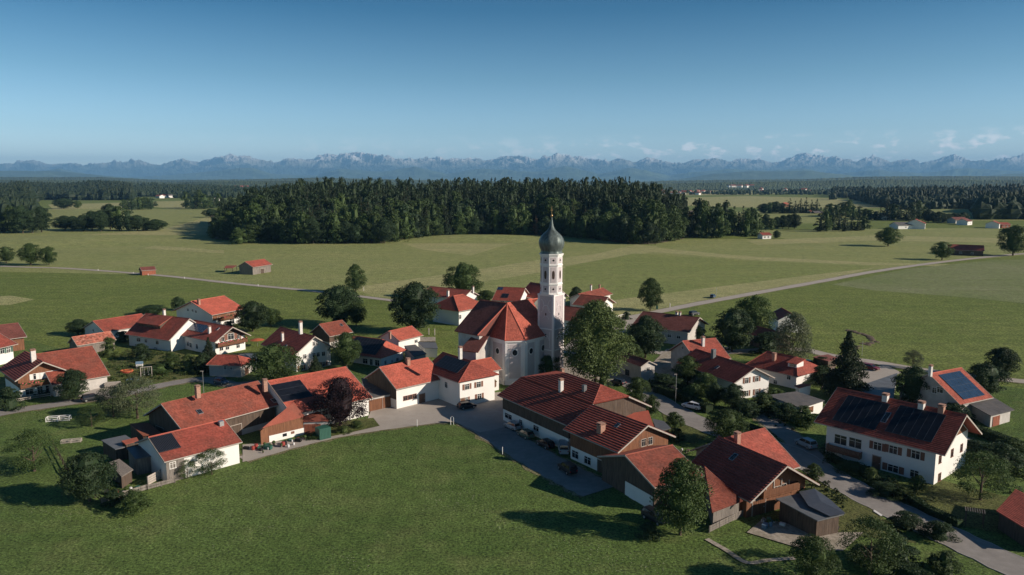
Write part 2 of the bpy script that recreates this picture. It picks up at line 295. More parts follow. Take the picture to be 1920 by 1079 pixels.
class House:
    def __init__(s, p, name, label, cat, wall='plaster', upper=None, zs=None, tile='tile_new', og=0.9, oe=0.9, hip=((0, 0), (0, 0)), step=0.045, cs=0.36, group=None, verge='board_pale', trim=True):
        cx, cy, th, L, Wd, he, hr = p; s.L, s.W, s.he, s.hr, s.og, s.oe = L, Wd, he, hr, og, oe
        s.o = empty(name, (cx, cy, 0), R(th), label, cat, group); s.MI = (Matrix.Translation((cx, cy, 0)) @ Matrix.Rotation(R(th), 4, 'Z')).inverted()
        s.sl = (hr - he) / (Wd / 2); hx, hy = L / 2, Wd / 2; T = 0.2; s.hip = hip
        (d0, k0), (d1, k1) = hip
        zk = lambda k: he + (hr - he) * (1 - k)
        S_ = []
        for sg in (-1, 1):
            ks = sorted({0.0, 1.0} | ({1 - k0} if d0 else set()) | ({1 - k1} if d1 else set()))
            def xl(v): return -hx + (d0 * max(0, (v - (1 - k0)) / k0) if d0 else 0)
            def xr(v): return hx - (d1 * max(0, (v - (1 - k1)) / k1) if d1 else 0)
            for a, b in zip(ks[:-1], ks[1:]):
                if b - a < 1e-6: continue
                za, zb = he + (hr - he) * a, he + (hr - he) * b
                q = [(xl(a), sg * hy * (1 - a), za), (xr(a), sg * hy * (1 - a), za), (xr(b), sg * hy * (1 - b), zb), (xl(b), sg * hy * (1 - b), zb)]
                S_.append(q)
        for e, (d, k) in ((-1, hip[0]), (1, hip[1])):
            if d:
                rx = e * (hx - d); S_.append([(e * hx, -hy * k, zk(k)), (e * hx, hy * k, zk(k)), (rx, 0.01, hr), (rx, -0.01, hr)])
        s.tile = tile; s.roof = roof_obj(S_, M[tile], s.o, step=step, cs=cs, t=T)
        rc = MB(); rc.tube([(-hx + d0, 0, hr + 0.02), (hx - d1, 0, hr + 0.02)], 0.13, 6)
        for e, (d, k) in ((-1, hip[0]), (1, hip[1])):
            if d:
                for sg in (-1, 1): rc.tube([(e * hx, sg * hy * k, zk(k) + .02), (e * (hx - d), 0, hr + .02)], 0.11, 6)
        rc.build('ridge_cap', M[tile], s.roof)
        if trim:
            vb = MB()
            for e, (d, k) in ((-1, hip[0]), (1, hip[1])):
                if d and k >= 1: continue
                for sg in (-1, 1):
                    a = Vector((e * (hx + .03), sg * (hy + .02), he - .08)); b = Vector((e * (hx + .03), sg * hy * (k if d else 0), (zk(k) if d else hr) - .08)); vb.bar(a, b, 0.06, 0.26)
            for sg in (-1, 1): vb.box(-hx - .06, hx + .06, sg * (hy + .06) - .05, sg * (hy + .06) + .05, he - .16, he + .0)
            if vb.F: vb.build('bargeboard', M[verge], s.roof)
        # walls
        wx, wy = hx - og, hy - oe; s.wx, s.wy = wx, wy; zt = he + s.sl * oe - T / max(.5, math.cos(math.atan(s.sl))) - .02; zr = zt + s.sl * wy
        s.zt = zt; s.zr = zr
        def gable(mb, z0, ww, m=0, wxo=0):
            x0, x1 = -ww, ww; yy = wy + wxo; za = zt + s.sl * (-wxo)
            h0 = hip[0][0] and hip[0][1] >= 1; h1 = hip[1][0] and hip[1][1] >= 1
            def endpoly(h, k, d):
                if h: return [(-yy, z0), (yy, z0), (yy, za), (-yy, za)]
                if d:
                    yk = hy * k; zz = min(za + s.sl * (yy - yk), zk(k) - .25); yk = yy - (zz - za) / s.sl
                    return [(-yy, z0), (yy, z0), (yy, za), (yk, zz), (-yk, zz), (-yy, za)]
                return [(-yy, z0), (yy, z0), (yy, za), (0.001, za + s.sl * yy), (-0.001, za + s.sl * yy), (-yy, za)]
            E0 = endpoly(h0, hip[0][1], hip[0][0]); E1 = endpoly(h1, hip[1][1], hip[1][0])
            V0 = [(x0, y, z) for y, z in E0]; V1 = [(x1, y, z) for y, z in E1]
            mb.add(V0, [list(range(len(V0)))[::-1]], m); mb.add(V1, [list(range(len(V1)))], m)
            for sg in (-1, 1): mb.add([(x0, sg * yy, z0), (x1, sg * yy, z0), (x1, sg * yy, za), (x0, sg * yy, za)], [[0, 1, 2, 3] if sg < 0 else [3, 2, 1, 0]], m)
        wb = MB(); gable(wb, -0.3, wx)
        s.wall = wb.build('wall', M[wall], s.o)
        if upper:
            ub = MB(); gable(ub, zs, wx + .07, 0, .07)
            ub.add([(-wx - .07, -wy - .07, zs), (wx + .07, -wy - .07, zs), (wx + .07, wy + .07, zs), (-wx - .07, wy + .07, zs)], [[3, 2, 1, 0]])
            ub.build('timber_cladding', M[upper], s.o)
        s.up = (zs if upper else 99)
    def loc(s, side, px, py):
        o, d = ray(px, py); o = s.MI @ o; d = s.MI.to_3x3() @ d
        if side in 'mp':
            t = ((-s.wy if side == 'm' else s.wy) - o.y) / d.y; q = o + d * t; return q.x, q.z
        t = ((-s.wx if side == '0' else s.wx) - o.x) / d.x; q = o + d * t; return q.y, q.z
    def onroof(s, side, px, py):
        o, d = ray(px, py); o = s.MI @ o; d = s.MI.to_3x3() @ d
        if side in 'mp':
            sg = -1 if side == 'm' else 1      # z = hr - sl*sg*y
            t = (s.hr - s.sl * sg * o.y - o.z) / (d.z + s.sl * sg * d.y); return o + d * t
        e = -1 if side == '0' else 1; dd, k = s.hip[0 if side == '0' else 1]; q = (s.hr - s.he) * k / dd   # z = hr - q*(e*x-(L/2-d))
        t = (s.hr - q * (e * o.x - (s.L / 2 - dd)) - o.z) / (d.z + q * e * d.x); return o + d * t
    def frame(s, side, off=0.0):  # matrix: local x along the wall, z up, y outward
        if side == 'm': return Matrix.Translation((0, -s.wy - off, 0)) @ Matrix.Rotation(math.pi, 4, 'Z') @ Matrix.Scale(-1, 4, (1, 0, 0))
        if side == 'p': return Matrix.Translation((0, s.wy + off, 0))
        if side == '0': return Matrix.Translation((-s.wx - off, 0, 0)) @ Matrix(((0, -1, 0, 0), (1, 0, 0, 0), (0, 0, 1, 0), (0, 0, 0, 1)))
        return Matrix.Translation((s.wx + off, 0, 0)) @ Matrix(((0, 1, 0, 0), (1, 0, 0, 0), (0, 0, 1, 0), (0, 0, 0, 1)))
    def lims(s, side, x, z, w, h):
        hw = (s.wx if side in 'mp' else s.wy) - w / 2 - .15; x = max(-hw, min(hw, x)); zm = s.zt if side in 'mp' else s.zr - s.sl * (abs(x) + w / 2)
        return x, max(h / 2 + .1, min(z, zm - h / 2 - .12))
    def win(s, side, L, w=1.0, h=1.25, sh=None, fr='frame_white'):
        for q in L:
            x, z = s.loc(side, q[0], q[1]); ww = q[2] if len(q) > 2 else w; hh = q[3] if len(q) > 3 else h
            s.winxz(side, x, z, ww, hh, sh, fr)
    def winxz(s, side, x, z, ww=1.0, hh=1.25, sh=None, fr='frame_white'):
        x, z = s.lims(side, x, z, ww + (1.0 * ww if sh else 0), hh)
        Mx = s.frame(side, 0.07 if z > s.up else 0.0)
        f = MB(); b = .09
        for a in ((-ww / 2 - b, -ww / 2), (ww / 2, ww / 2 + b), (-.03, .03)): f.box(x + a[0], x + a[1], -.02, .07, z - hh / 2, z + hh / 2, 0, Mx)
        f.box(x - ww / 2 - b, x + ww / 2 + b, -.02, .071, z + hh / 2, z + hh / 2 + b, 0, Mx); f.box(x - ww / 2 - b - .04, x + ww / 2 + b + .04, -.02, .13, z - hh / 2 - b, z - hh / 2, 0, Mx)
        f.box(x - ww / 2, x + ww / 2, -.02, .06, z + hh * .18, z + hh * .18 + .05, 0, Mx)
        wo_ = f.build('window', M[fr], s.o)
        MB().box(x - ww / 2, x + ww / 2, -.03, .035, z - hh / 2, z + hh / 2, 0, Mx).build('pane', M['pane'], wo_)
        if sh:
            for e in (-1, 1):
                c = x + e * (ww / 2 + b + ww / 4 + .03); k = MB().box(c - ww / 4, c + ww / 4, 0.0, .055, z - hh / 2 - .02, z + hh / 2 + .04, 0, Mx)
                for j in range(5): k.box(c - ww / 4 + .04, c + ww / 4 - .04, .05, .075, z - hh / 2 + (j + .25) * hh / 5, z - hh / 2 + (j + .75) * hh / 5, 0, Mx)
                k.build('shutter', M[sh], wo_)
    def door(s, side, px, py, w=1.1, h=2.1, m='board_brown', z0=None):
        x, z = s.loc(side, px, py); x, _ = s.lims(side, x, 1.2, w, .2); z0 = z0 or 0.0; Mx = s.frame(side, 0)
        h = min(h, s.zt - z0 - .2) if side in 'mp' else h
        d = MB().box(x - w / 2, x + w / 2, -.02, .06, z0 + .02, z0 + h, 0, Mx)
        n = max(2, int(w / .35))
        for j in range(n): d.box(x - w / 2 + (j + .1) * w / n, x - w / 2 + (j + .9) * w / n, .05, .085, z0 + .1, z0 + h - .1, 0, Mx)
        dd = d.build('door', M[m], s.o); f = MB()
        for a in (-w / 2 - .1, w / 2): f.box(x + a, x + a + .1, -.02, .09, z0, z0 + h, 0, Mx)
        f.box(x - w / 2 - .1, x + w / 2 + .1, -.02, .091, z0 + h, z0 + h + .12, 0, Mx); f.build('door_frame', M['board_pale'], dd)
        MB().box(x + w * .36, x + w * .4, .08, .14, z0 + h * .45, z0 + h * .52, 0, Mx).build('handle', M['steel'], dd)
    def chim(s, side, px, py, h=1.5, w=0.8, m='chimney_white', cap=True):
        q = s.onroof(side, px, py); k = MB().box(q.x - w / 2, q.x + w / 2, q.y - w / 2, q.y + w / 2, q.z - .9, q.z + h)
        c = k.build('chimney', M[m], s.roof)
        if cap:
            k = MB().box(q.x - w / 2 - .1, q.x + w / 2 + .1, q.y - w / 2 - .1, q.y + w / 2 + .1, q.z + h, q.z + h + .1)
            for e in (-1, 1):
                for g in (-1, 1): k.box(q.x + e * w * .35 - .05, q.x + e * w * .35 + .05, q.y + g * w * .35 - .05, q.y + g * w * .35 + .05, q.z + h + .1, q.z + h + .3)
            k.box(q.x - w / 2 - .06, q.x + w / 2 + .06, q.y - w / 2 - .06, q.y + w / 2 + .06, q.z + h + .3, q.z + h + .37)
            k.build('chimney_cap', M['felt'], c) if False else None
            obj('chimney_cap', mesh('chimney_cap', k.V, k.F, M['chimney_brick'], k.M), s.roof)
    def slopeM(s, side):   # local frame on the slope: x along, y up the slope, z normal
        sg = -1 if side == 'm' else 1; a = math.atan(s.sl); y = Vector((0, -sg * math.cos(a), math.sin(a))); x = Vector((1, 0, 0)); z = Vector((0, sg * math.sin(a), math.cos(a)))
        return Matrix(((x.x, y.x, z.x, 0), (x.y, y.y, z.y, sg * s.W / 2), (x.z, y.z, z.z, s.he), (0, 0, 0, 1))), 1 / math.cos(a)
    def suv(s, side, px, py):
        q = s.onroof(side, px, py); return q.x, (s.W / 2 - abs(q.y)) * math.sqrt(1 + s.sl ** 2)
    def solar(s, side, P, nu, nv, m='solar', name='solar_panel', h=.14):
        uv = [s.suv(side, *p) for p in P]; us = sorted(u for u, v in uv); vs = sorted(v for u, v in uv); n = len(P) // 2
        u0, u1 = sum(us[:n]) / n, sum(us[n:]) / n; v0, v1 = sum(vs[:n]) / n, sum(vs[n:]) / n
        Mx, _ = s.slopeM(side); vmax = s.W / 2 * math.sqrt(1 + s.sl ** 2) - .3; v1 = min(v1, vmax); v0 = max(v0, .2); u0 = max(u0, -s.L / 2 + .1); u1 = min(u1, s.L / 2 - .1)
        b = MB(); b.box(u0, u1, v0, v1, .02, h, 0, Mx)
        fr = MB()
        for i in range(nu + 1): x = u0 + (u1 - u0) * i / nu; fr.box(x - .02, x + .02, v0 - .02, v1 + .02, h - .02, h + .016, 0, Mx)
        for j in range(nv + 1): y = v0 + (v1 - v0) * j / nv; fr.box(u0 - .02, u1 + .02, y - .02, y + .02, h - .02, h + .013, 0, Mx)
        p = b.build(name, M[m], s.roof); obj('panel_frame', mesh('panel_frame', fr.V, fr.F, M['solar_frame'], fr.M), s.roof)
    def skylight(s, side, px, py, w=.8, h=1.1):
        u, v = s.suv(side, px, py); Mx, _ = s.slopeM(side); k = MB()
        k.box(u - w / 2, u + w / 2, v - h / 2, v + h / 2, .0, .16, 0, Mx); k.build('skylight', M['steel'], s.roof)
        k = MB().box(u - w / 2 + .09, u + w / 2 - .09, v - h / 2 + .09, v + h / 2 - .09, .12, .175, 0, Mx); k.build('skylight_glass', M['pane'], s.roof)
    def balcony(s, side, x0, x1, z, d=1.2, m='wood_warm', flowers=True, hgt=1.0):
        Mx = s.frame(side, .07); k = MB(); k.box(x0, x1, 0, d, z - .15, z, 0, Mx)
        n = max(4, int((x1 - x0) / .22))
        for j in range(n): a = x0 + (x1 - x0) * j / n; k.box(a + .02, a + (x1 - x0) / n - .02, d - .06, d, z + .08, z + hgt, 0, Mx)
        k.box(x0, x1, d - .09, d + .03, z + hgt, z + hgt + .08, 0, Mx)
        for a in (x0, x1 - .06): k.box(a, a + .06, 0, d, z, z + hgt, 0, Mx)
        for j in range(max(2, int((x1 - x0) / 2.5)) + 1): a = x0 + .1 + (x1 - x0 - .3) * j / max(2, int((x1 - x0) / 2.5)); k.box(a, a + .14, 0, d - .1, z - .35, z - .15, 0, Mx)
        b = k.build('balcony', M[m], s.o)
        if flowers:
            k = MB()
            for j in range(int((x1 - x0) / .25)):
                for _ in range(3):
                    a = x0 + .1 + random.random() * (x1 - x0 - .2); zz = z + hgt + random.uniform(-.25, .25); r = .09; k.box(a - r, a + r, d - .02 - r, d + .1 + r, zz - r, zz + r, random.choice((0, 0, 1)), Mx)
            obj('flower_box', mesh('flower_box', k.V, k.F, [M['leaf'], M['flower_pink']], k.M), b)
def polyb(name, label, cat, pts, tile='felt', wall='wood_dark', inset=.3, t=.14, group=None, open_side=None, z0=-.2, step=.0, post=False):
    """mono-pitch or flat roofed building from its four roof corners (photo pixel, height)"""
    P = [PX(*p) for p in pts]; c = sum(P, Vector()) / len(P); o = empty(name, (c.x, c.y, 0), 0, label, cat, group); c0 = Vector((c.x, c.y, 0))
    Q = [p - c0 for p in P]
    n = (Q[1] - Q[0]).cross(Q[2] - Q[0]).normalized(); n = -n if n.z < 0 else n
    if len(Q) == 4: # make planar
        Q[3].z = Q[0].z - (n.x * (Q[3].x - Q[0].x) + n.y * (Q[3].y - Q[0].y)) / n.z
    if step: roof_obj([[Q[0], Q[1], Q[2], Q[3]]], M[tile], o, step=step, t=t)
    else:
        k = MB(); k.prism([(q.x, q.y) for q in Q], [q.z - t for q in Q], [q.z for q in Q]); k.build('roof', M[tile], o)
    ce = sum(Q, Vector()) / len(Q); I = []
    for q in Q:
        d = Vector((q.x - ce.x, q.y - ce.y)); l = d.length; d = d * ((l - inset * 1.4) / l); I.append((ce.x + d.x, ce.y + d.y))
    zi = [ce.z - (n.x * (a - ce.x) + n.y * (b - ce.y)) / n.z - t - .01 for a, b in I]
    if post:
        for (a, b), z in zip(I, zi): MB().box(a - .1, a + .1, b - .1, b + .1, z0, z).build('post', M[wall], o)
    elif open_side is not None:
        k = MB()
        for i in range(len(I)):
            if i == open_side: continue
            j = (i + 1) % len(I); a, b = Vector((*I[i], 0)), Vector((*I[j], 0)); d = (b - a).normalized(); nn_ = Vector((-d.y, d.x, 0)) * .08
            k.prism([(a + nn_)[:2], (b + nn_)[:2], (b - nn_)[:2], (a - nn_)[:2]], z0, [zi[i], zi[j], zi[j], zi[i]])
        k.build('wall', M[wall], o)
    else: MB().prism(I, z0, zi).build('wall', M[wall], o)
    return o, c0, I, zi
def wallbox(o, c0, a, b, z0, z1, name, m, off=.04, th=.08, split=6):
    """a flat part (door, window band) on a wall line a-b given in world ground points"""
    a, b = Vector(a) - c0, Vector(b) - c0; a.z = b.z = 0; d = (b - a); L = d.length; q = Matrix.Translation(a) @ d.to_track_quat('X', 'Z').to_matrix().to_4x4()
    k = MB().box(0, L, -th, th, z0, z1, 0, q)
    for j in range(split): k.box(L * (j + .06) / split, L * (j + .94) / split, -th - .03, th + .03, z0 + .08, z1 - .08, 0, q)
    return k.build(name, M[m], o)
HD = {
"chaletback": [-108.461,263.19,63.552,15.014,20.052,5.045,9.084],
"redshed": [-130.937,244.198,56.757,16.488,13.118,2.809,5.738],
"tileshed": [-125.796,219.276,51.962,11.023,6.422,2.987,5.116],
"dormerhouse": [-107.08,228.41,-27.624,20.2,15.197,3.641,9.021],
"linkwing": [-100.103,224.018,-13.024,7.14,14.018,4.512,9.029],
"balconyhouse": [-90.373,221.992,-34.863,19.605,12.101,4.342,7.87],
"hipgarage": [-74.12,192.181,-8.563,9.747,7.118,3.139,5.02],
"whitehouse": [-59.814,204.074,-44.943,18.983,12.23,4.822,8.98],
"redbarnback": [-56.103,227.659,52.506,9.057,9.498,3.998,7.197],
"solarhip": [-39.492,207.504,-28.973,14.962,11.713,2.6,6.369],
"smallback": [-33.624,220.854,55.04,10.351,8.944,4.151,6.507],
"solarbarn": [-44.38,158.379,41.797,18.482,22.285,4.145,8.821],
"longbarn": [-60.422,146.078,51.934,21.003,14.8,4.518,8.25],
"frontbarn": [-57.929,128.571,45.708,13.529,13.407,3.988,6.575],
"annex": [-25.027,169.502,43.296,13.736,13.054,4.848,8.627],
"hiphouse": [-12.071,170.422,-51.475,14.936,11.349,6.084,9.504],
"bigbarn": [12.48,149.101,-56.385,23.909,21.31,5.542,10.853],
"barn2": [19.157,129.257,-55.02,14.47,13.726,5.484,8.858],
"barn3": [22.37,116.841,28.527,9.805,14.974,4.201,6.842],
"chaletfront": [38.137,114.321,-62.889,14.833,14.287,3.421,7.715],
"crosswing": [39.69,122.54,31.4,10.1,15.0,3.3,7.75],
"bighouse": [69.628,130.525,-50.023,22.415,16.441,6.028,11.116],
"solarred": [96.528,162.074,27.507,11.774,14.705,3.515,8.545],
"whitemid": [52.128,179.383,-65.899,21.927,12.064,4.348,7.336],
"orangehouse": [49.713,194.509,20.434,10.476,13.751,4.697,8.736],
"darkbarn": [51.155,237.296,-35.314,19.577,16.435,4.525,7.971],
"greyshed": [32.137,190.381,-62.1,11.504,5.121,3.909,5.161],
"redfar": [78.746,223.76,-68.64,11.923,8.172,3.584,5.644],
"smallwhite": [94.198,252.789,-92.994,11.557,9.001,3.998,6.549],
"leftwhite": [-146.862,200.988,75.635,14.0,11.921,4.999,7.677],
"leftchalet": [-116.119,177.141,-44.08,15.993,11.704,4.73,8.261],
"leftred": [-111.53,182.22,46.562,12.651,22.5,3.053,8.679],
"leftdark": [-154.294,223.215,48.528,7.198,14.798,4.015,7.324],
"backhouse": [32.17,301.932,55.956,22.304,8.996,4.001,6.259],
"behindA": [-24.695,295.506,-33.088,20.776,11.957,5.429,8.199],
"behindB": [-0.105,290.944,-17.273,11.232,15.819,5.02,9.181],
"fieldbarn": [-143.403,414.486,68.38,16.061,10.79,4.271,7.108]}
def z4(o):
    return lambda x, y: (o[0] + x / 4.0, o[1] + y / 4.0)
r1, r2, r3, r4, r5 = z4((0, 520)), z4((160, 680)), z4((220, 530)), z4((560, 480)), z4((560, 640))
q1, q3, q4, q5 = z4((900, 660)), z4((1440, 680)), z4((1040, 520)), z4((1440, 520))
def q2(x, y): return (1060 + x / 3.425, 760 + y / 3.425)
def k3(x, y): return (920 + x / 5.994, 680 + y / 5.994)
def k4(x, y): return (1380 + x / 5.396, 560 + y / 5.396)
def k6(x, y): return (x / 5.996, 590 + y / 5.996)
HB = 'brown'
# left cluster
h = House(HD["chaletback"], 'house', 'white and timber house with a bright orange roof, farthest back of the left cluster', 'house', tile='tile_orange', oe=1.2, og=1.2)
MB().box(-h.wx + .1, h.wx, -h.wy - .07, -h.wy - .01, 2.7, h.zt).build('timber_cladding', M['wood_warm'], h.o)
h.chim('m', *r3(612, 165), h=1.6, m='chimney_brick'); h.win('0', [r3(530, 205), r3(565, 210), r3(590, 218)], .8, .8); h.win('m', [r3(760, 250), r3(830, 245), r3(885, 238)], 1.1, 1.2, fr='board_pale'); h.win('m', [(*r3(860, 290), 2.0, 1.6)])
h.balcony('m', -4, 3.5, 2.6, 1.2)
h = House(HD["redshed"], 'shed', 'long low shed with a plain red roof at the field edge', 'shed', tile='tile_new', og=.4, oe=.5, wall='plaster')
h.win('0', [(*r1(700, 400), .8, .7)])
h = House(HD["tileshed"], 'shed', 'low open shed under a mottled pink and red tile roof', 'shed', wall='wood_grey', tile='tile_mottled', og=.3, oe=.4, step=.06, cs=.5)
h = House(HD["dormerhouse"], 'house', 'white house with a wide flat dormer set into its red roof', 'house', tile='tile_new', og=.5, oe=.9)
h.win('m', [(*r1(1040, 470), 1.6, 1.0), (*r1(1095, 478), 1.0, 1.0), (*r1(1180, 490), 1.2, 1.1)]); h.chim('p', *r1(1232, 292), h=1.9, w=.7)
u0, _ = h.suv('m', *r1(1035, 372)); u1, _ = h.suv('m', *r1(1195, 395)); yF = -4.4; zs_ = h.hr + h.sl * yF
dk = MB(); dk.add([(x, y, z) for x in (u0, u1) for y, z in ((yF, zs_ - .2), (yF, zs_ + 1.25), (-.6, h.hr - .15), (-.6, h.hr - 1.2))], [[0, 1, 2, 3], [7, 6, 5, 4], [0, 4, 5, 1], [1, 5, 6, 2]])
dd = dk.build('dormer', M['wood_dark'], h.roof); rr = roof_obj([[(u0 - .4, yF - .7, zs_ + 1.2), (u1 + .4, yF - .7, zs_ + 1.2), (u1 + .4, -.2, h.hr + .12), (u0 - .4, -.2, h.hr + .12)]], M['tile_new'], h.roof, name='dormer_roof', t=.16)
k = MB(); k.box(u0 + .5, u1 - .5, yF - .04, yF + .1, zs_ + .35, zs_ + 1.0); obj('dormer_window', mesh('dormer_window', k.V, k.F, M['pane'], k.M), h.roof)
h = House(HD["balconyhouse"], 'house', 'white house with blue solar collectors and a flower balcony in its gable', 'house', tile='tile_new', step=.06, og=1.6, oe=1.0, upper='wood_dark', zs=4.6)
h.solar('m', [r1(1440, 345), r1(1562, 365), r1(1530, 420), r1(1405, 395)], 8, 1, 'solar_blue', 'solar_collector'); h.chim('m', *r1(1572, 420), h=1.9, w=.7); h.skylight('m', *r1(1635, 390))
h.win('m', [r1(1410, 500), r1(1430, 510), (*r1(1478, 520), .9, 1.3)], .9, 1.3); h.win('1', [r3(790, 425), (*r3(850, 405), 2.0, 1.7), r3(905, 405)], 1.0, 1.3, 'shutter_brown'); h.win('1', [r3(780, 495), r3(825, 488), r3(905, 475)], 1.1, 1.2)
h.balcony('1', -5.0, 5.0, 2.75, 1.3)
h = House(HD["hipgarage"], 'garage', 'small white garage with a hipped striped red roof beside the lane', 'garage', tile='tile_new', step=.06, og=.5, oe=.5, hip=((1.1, 1), (2.8, 1)), wall='plaster_old')
h.win('m', [(*r1(1690, 680), .6, .9), (*r1(1735, 683), .5, .7)]); h.door('1', *r1(1850, 720), 2.0, 1.9)
polyb('lean_to', 'grey flat roof between the hipped garage and the balcony house', 'shed', [(*r3(900, 535), 3), (*r3(1055, 530), 3.2), (*r3(1040, 590), 2.8), (*r3(960, 545), 2.8)], 'sheet_metal', 'plaster', .4)
h = House(HD["whitehouse"], 'house', 'white house with two chimneys on dark red tiles, gable facing the garden conifer', 'house', tile='tile_dark', step=.11, cs=.48, og=1.0, oe=.9)
h.chim('m', *r3(1240, 440), h=2.2, w=.6); h.chim('p', *r3(1375, 362), h=2.3, w=.8); h.skylight('m', *r3(1262, 480))
h.win('1', [r3(1475, 458), r3(1498, 456)], .7, 1.1); h.win('1', [r3(1405, 555), r3(1475, 545), r3(1505, 540), r3(1545, 535)], .9, 1.1); h.win('1', [r3(1380, 640), r3(1550, 620)], 1.0, 1.2, 'shutter_brown')
h = House(HD["redbarnback"], 'barn', 'small brown barn with a plain red roof behind the white gabled house', 'barn', wall='plaster_old', upper='wood_dark', zs=2.0, tile='tile_old', og=.6, oe=.8)
h.skylight('m', *r4(320, 520)); h.win('m', [(*r4(280, 640), .8, .7)])
h = House(HD["solarhip"], 'house', 'low house with a hipped orange roof almost covered by a black solar field', 'house', tile='tile_orange', hip=((0, 0), (4.0, 1)), og=.6, oe=.9)
h.solar('m', [r4(400, 600), r4(615, 635), r4(612, 755), r4(400, 715)], 10, 4); h.win('m', [(*r4(500, 790), 1.6, 1.3), (*r4(545, 800), .9, 1.6), (*r4(590, 805), 1.4, 1.6)]); h.win('1', [(*r4(650, 800), .8, 1.0), (*r4(700, 800), .5, .8), (*r4(740, 795), 1.0, .9)]); h.chim('m', *r4(685, 600), h=.9, w=.5, m='chimney_brick')
h = House(HD["smallback"], 'house', 'small white outbuilding with an orange roof below the tall round tree', 'outbuilding', tile='tile_orange', og=.5, oe=.8); h.win('m', [(*r4(880, 640), 1.2, .9)])
polyb('garage', 'flat grey roofed garage between the churchyard wall and the orange outbuilding', 'garage', [(*r4(790, 675), 3.0), (*r4(875, 665), 3.0), (*r4(960, 735), 2.8), (*r4(865, 755), 2.8)], 'felt', 'plaster_old', .3)
polyb('outbuilding', 'low white flat roofed outbuilding in the shade of the church nave', 'outbuilding', [(*r4(890, 645), 3.0), (*r4(1030, 650), 3.0), (*r4(1045, 695), 2.8), (*r4(940, 690), 2.8)], 'sheet_metal', 'plaster', .3)
polyb('shed', 'low grey shed roof beside the two pale posts behind the outbuilding', 'shed', [(*r4(905, 610), 2.6), (*r4(1025, 608), 2.6), (*r4(1028, 640), 2.4), (*r4(905, 640), 2.4)], 'gravel', 'wood_grey', .2)
# farm row
h = House(HD["solarbarn"], 'barn', 'long orange red roofed barn with a black solar field behind the purple tree', 'barn', tile='tile_orange', og=.5, oe=1.0)
h.solar('m', [r3(1145, 772), r3(1375, 735), r3(1462, 858), r3(1232, 900)], 1, 3); h.chim('m', *r3(1108, 785), h=1.4, w=.8, m='chimney_brick'); h.win('m', [(*r3(1560, 975), 1.2, 1.0), (*r3(1620, 965), 1.2, 1.0), (*r3(1740, 940), 1.2, 1.0)]); h.win('1', [(699, 757, 1.0, 1.0)])
h = House(HD["longbarn"], 'barn', 'long timber barn with a faded red roof and a shaded left gable', 'barn', wall='plaster_old', upper='wood_dark', zs=1.2, tile='tile_old', og=.7, oe=1.0)
h.skylight('m', *r2(857, 372), 1.0, 1.3); h.chim('p', *r2(843, 232), h=1.3, m='chimney_brick'); h.skylight('m', *r2(1415, 288), 1.0, 1.3); h.door('m', *r2(1130, 520), 2.4, 2.4, 'wood_dark'); h.door('0', *r2(560, 480), 3.0, 3.0, 'wood_dark')
o, c0, I, zi = polyb('barn_annex', 'lean-to annex of boards over white wall with its roof running on from the long barn', 'annex', [(*r2(1355, 472), 3.6), (*r2(1650, 405), 3.6), (*r2(1560, 300), 6.4), (*r2(1290, 385), 6.4)], 'tile_old', 'wood_warm', .35, t=.18, step=.04)
a, b = [Vector((*q, 0)) + c0 for q in I[:2]]; wallbox(o, c0, a, b, 0, 1.35, 'plinth', 'plaster', th=.14, split=0); wallbox(o, c0, a.lerp(b, .38), a.lerp(b, .5), .55, 1.15, 'window', 'pane', th=.17, split=2); wallbox(o, c0, a.lerp(b, .62), a.lerp(b, .72), .7, 1.2, 'window', 'shutter_brown', th=.17, split=1)
o, c0, I, zi = polyb('garage', 'small garage with a rusty barrel roof and a red board door beside the green container', 'garage', [(*r2(1615, 442), 2.7), (*r2(1828, 436), 2.7), (*r2(1745, 365), 3.4), (*r2(1600, 372), 3.4)], 'tile_old', 'plaster_old', .25, t=.2)
a, b = [Vector((*q, 0)) + c0 for q in I[:2]]; wallbox(o, c0, a.lerp(b, .08), a.lerp(b, .72), .1, 2.0, 'door', 'wood_red', th=.1)
h = House(HD["frontbarn"], 'barn', 'white walled shed with a small black solar field nearest the lower left meadow', 'shed', tile='tile_new', og=.4, oe=.5)
h.solar('m', [r2(458, 568), r2(640, 543), r2(725, 635), r2(560, 680)], 14, 1); h.chim('m', *r2(1018, 470), h=.8, w=.8, m='steel', cap=False)
k = MB(); xw = -h.wx; k.box(xw, xw + 3.0, -h.wy - .05, -h.wy - .01, 0, h.zt - .1); k.build('timber_cladding', M['wood_grey'], h.o); h.win('m', [(*r2(655, 770), .9, 1.0)])
h = House(HD["annex"], 'barn', 'orange roofed outbuilding with white front between the timber garage and the hipped solar house', 'outbuilding', tile='tile_orange', og=.5, oe=.7, upper=None)
h.chim('m', *r5(820, 175), h=1.2, w=.8, m='chimney_brick'); h.win('m', [(*r5(800, 428), 1.0, .9), (*r5(835, 420), 1.0, .9), (*r5(868, 412), 1.0, .9)], sh=None, fr='shutter_brown'); h.door('m', *r5(925, 430), 1.6, 2.2, 'board_brown')
k = MB(); k.prism([(-h.wx - .06, -h.wy), (-h.wx - .06, h.wy), (-h.wx - .01, h.wy), (-h.wx - .01, -h.wy)], 2.2, [h.zt, h.zt, h.zt, h.zt]); k.add([(-h.wx - .06, -h.wy, h.zt), (-h.wx - .06, h.wy, h.zt), (-h.wx - .06, 0, h.zr)], [[2, 1, 0]]); k.build('timber_cladding', M['wood_dark'], h.o)
o, c0, I, zi = polyb('garage', 'low grey roofed garage with a pair of brown board doors', 'garage', [(*r5(520, 432), 3.1), (*r5(742, 385), 3.1), (*r5(700, 330), 3.6), (*r5(470, 300), 3.6)], 'felt', 'plaster_old', .15)
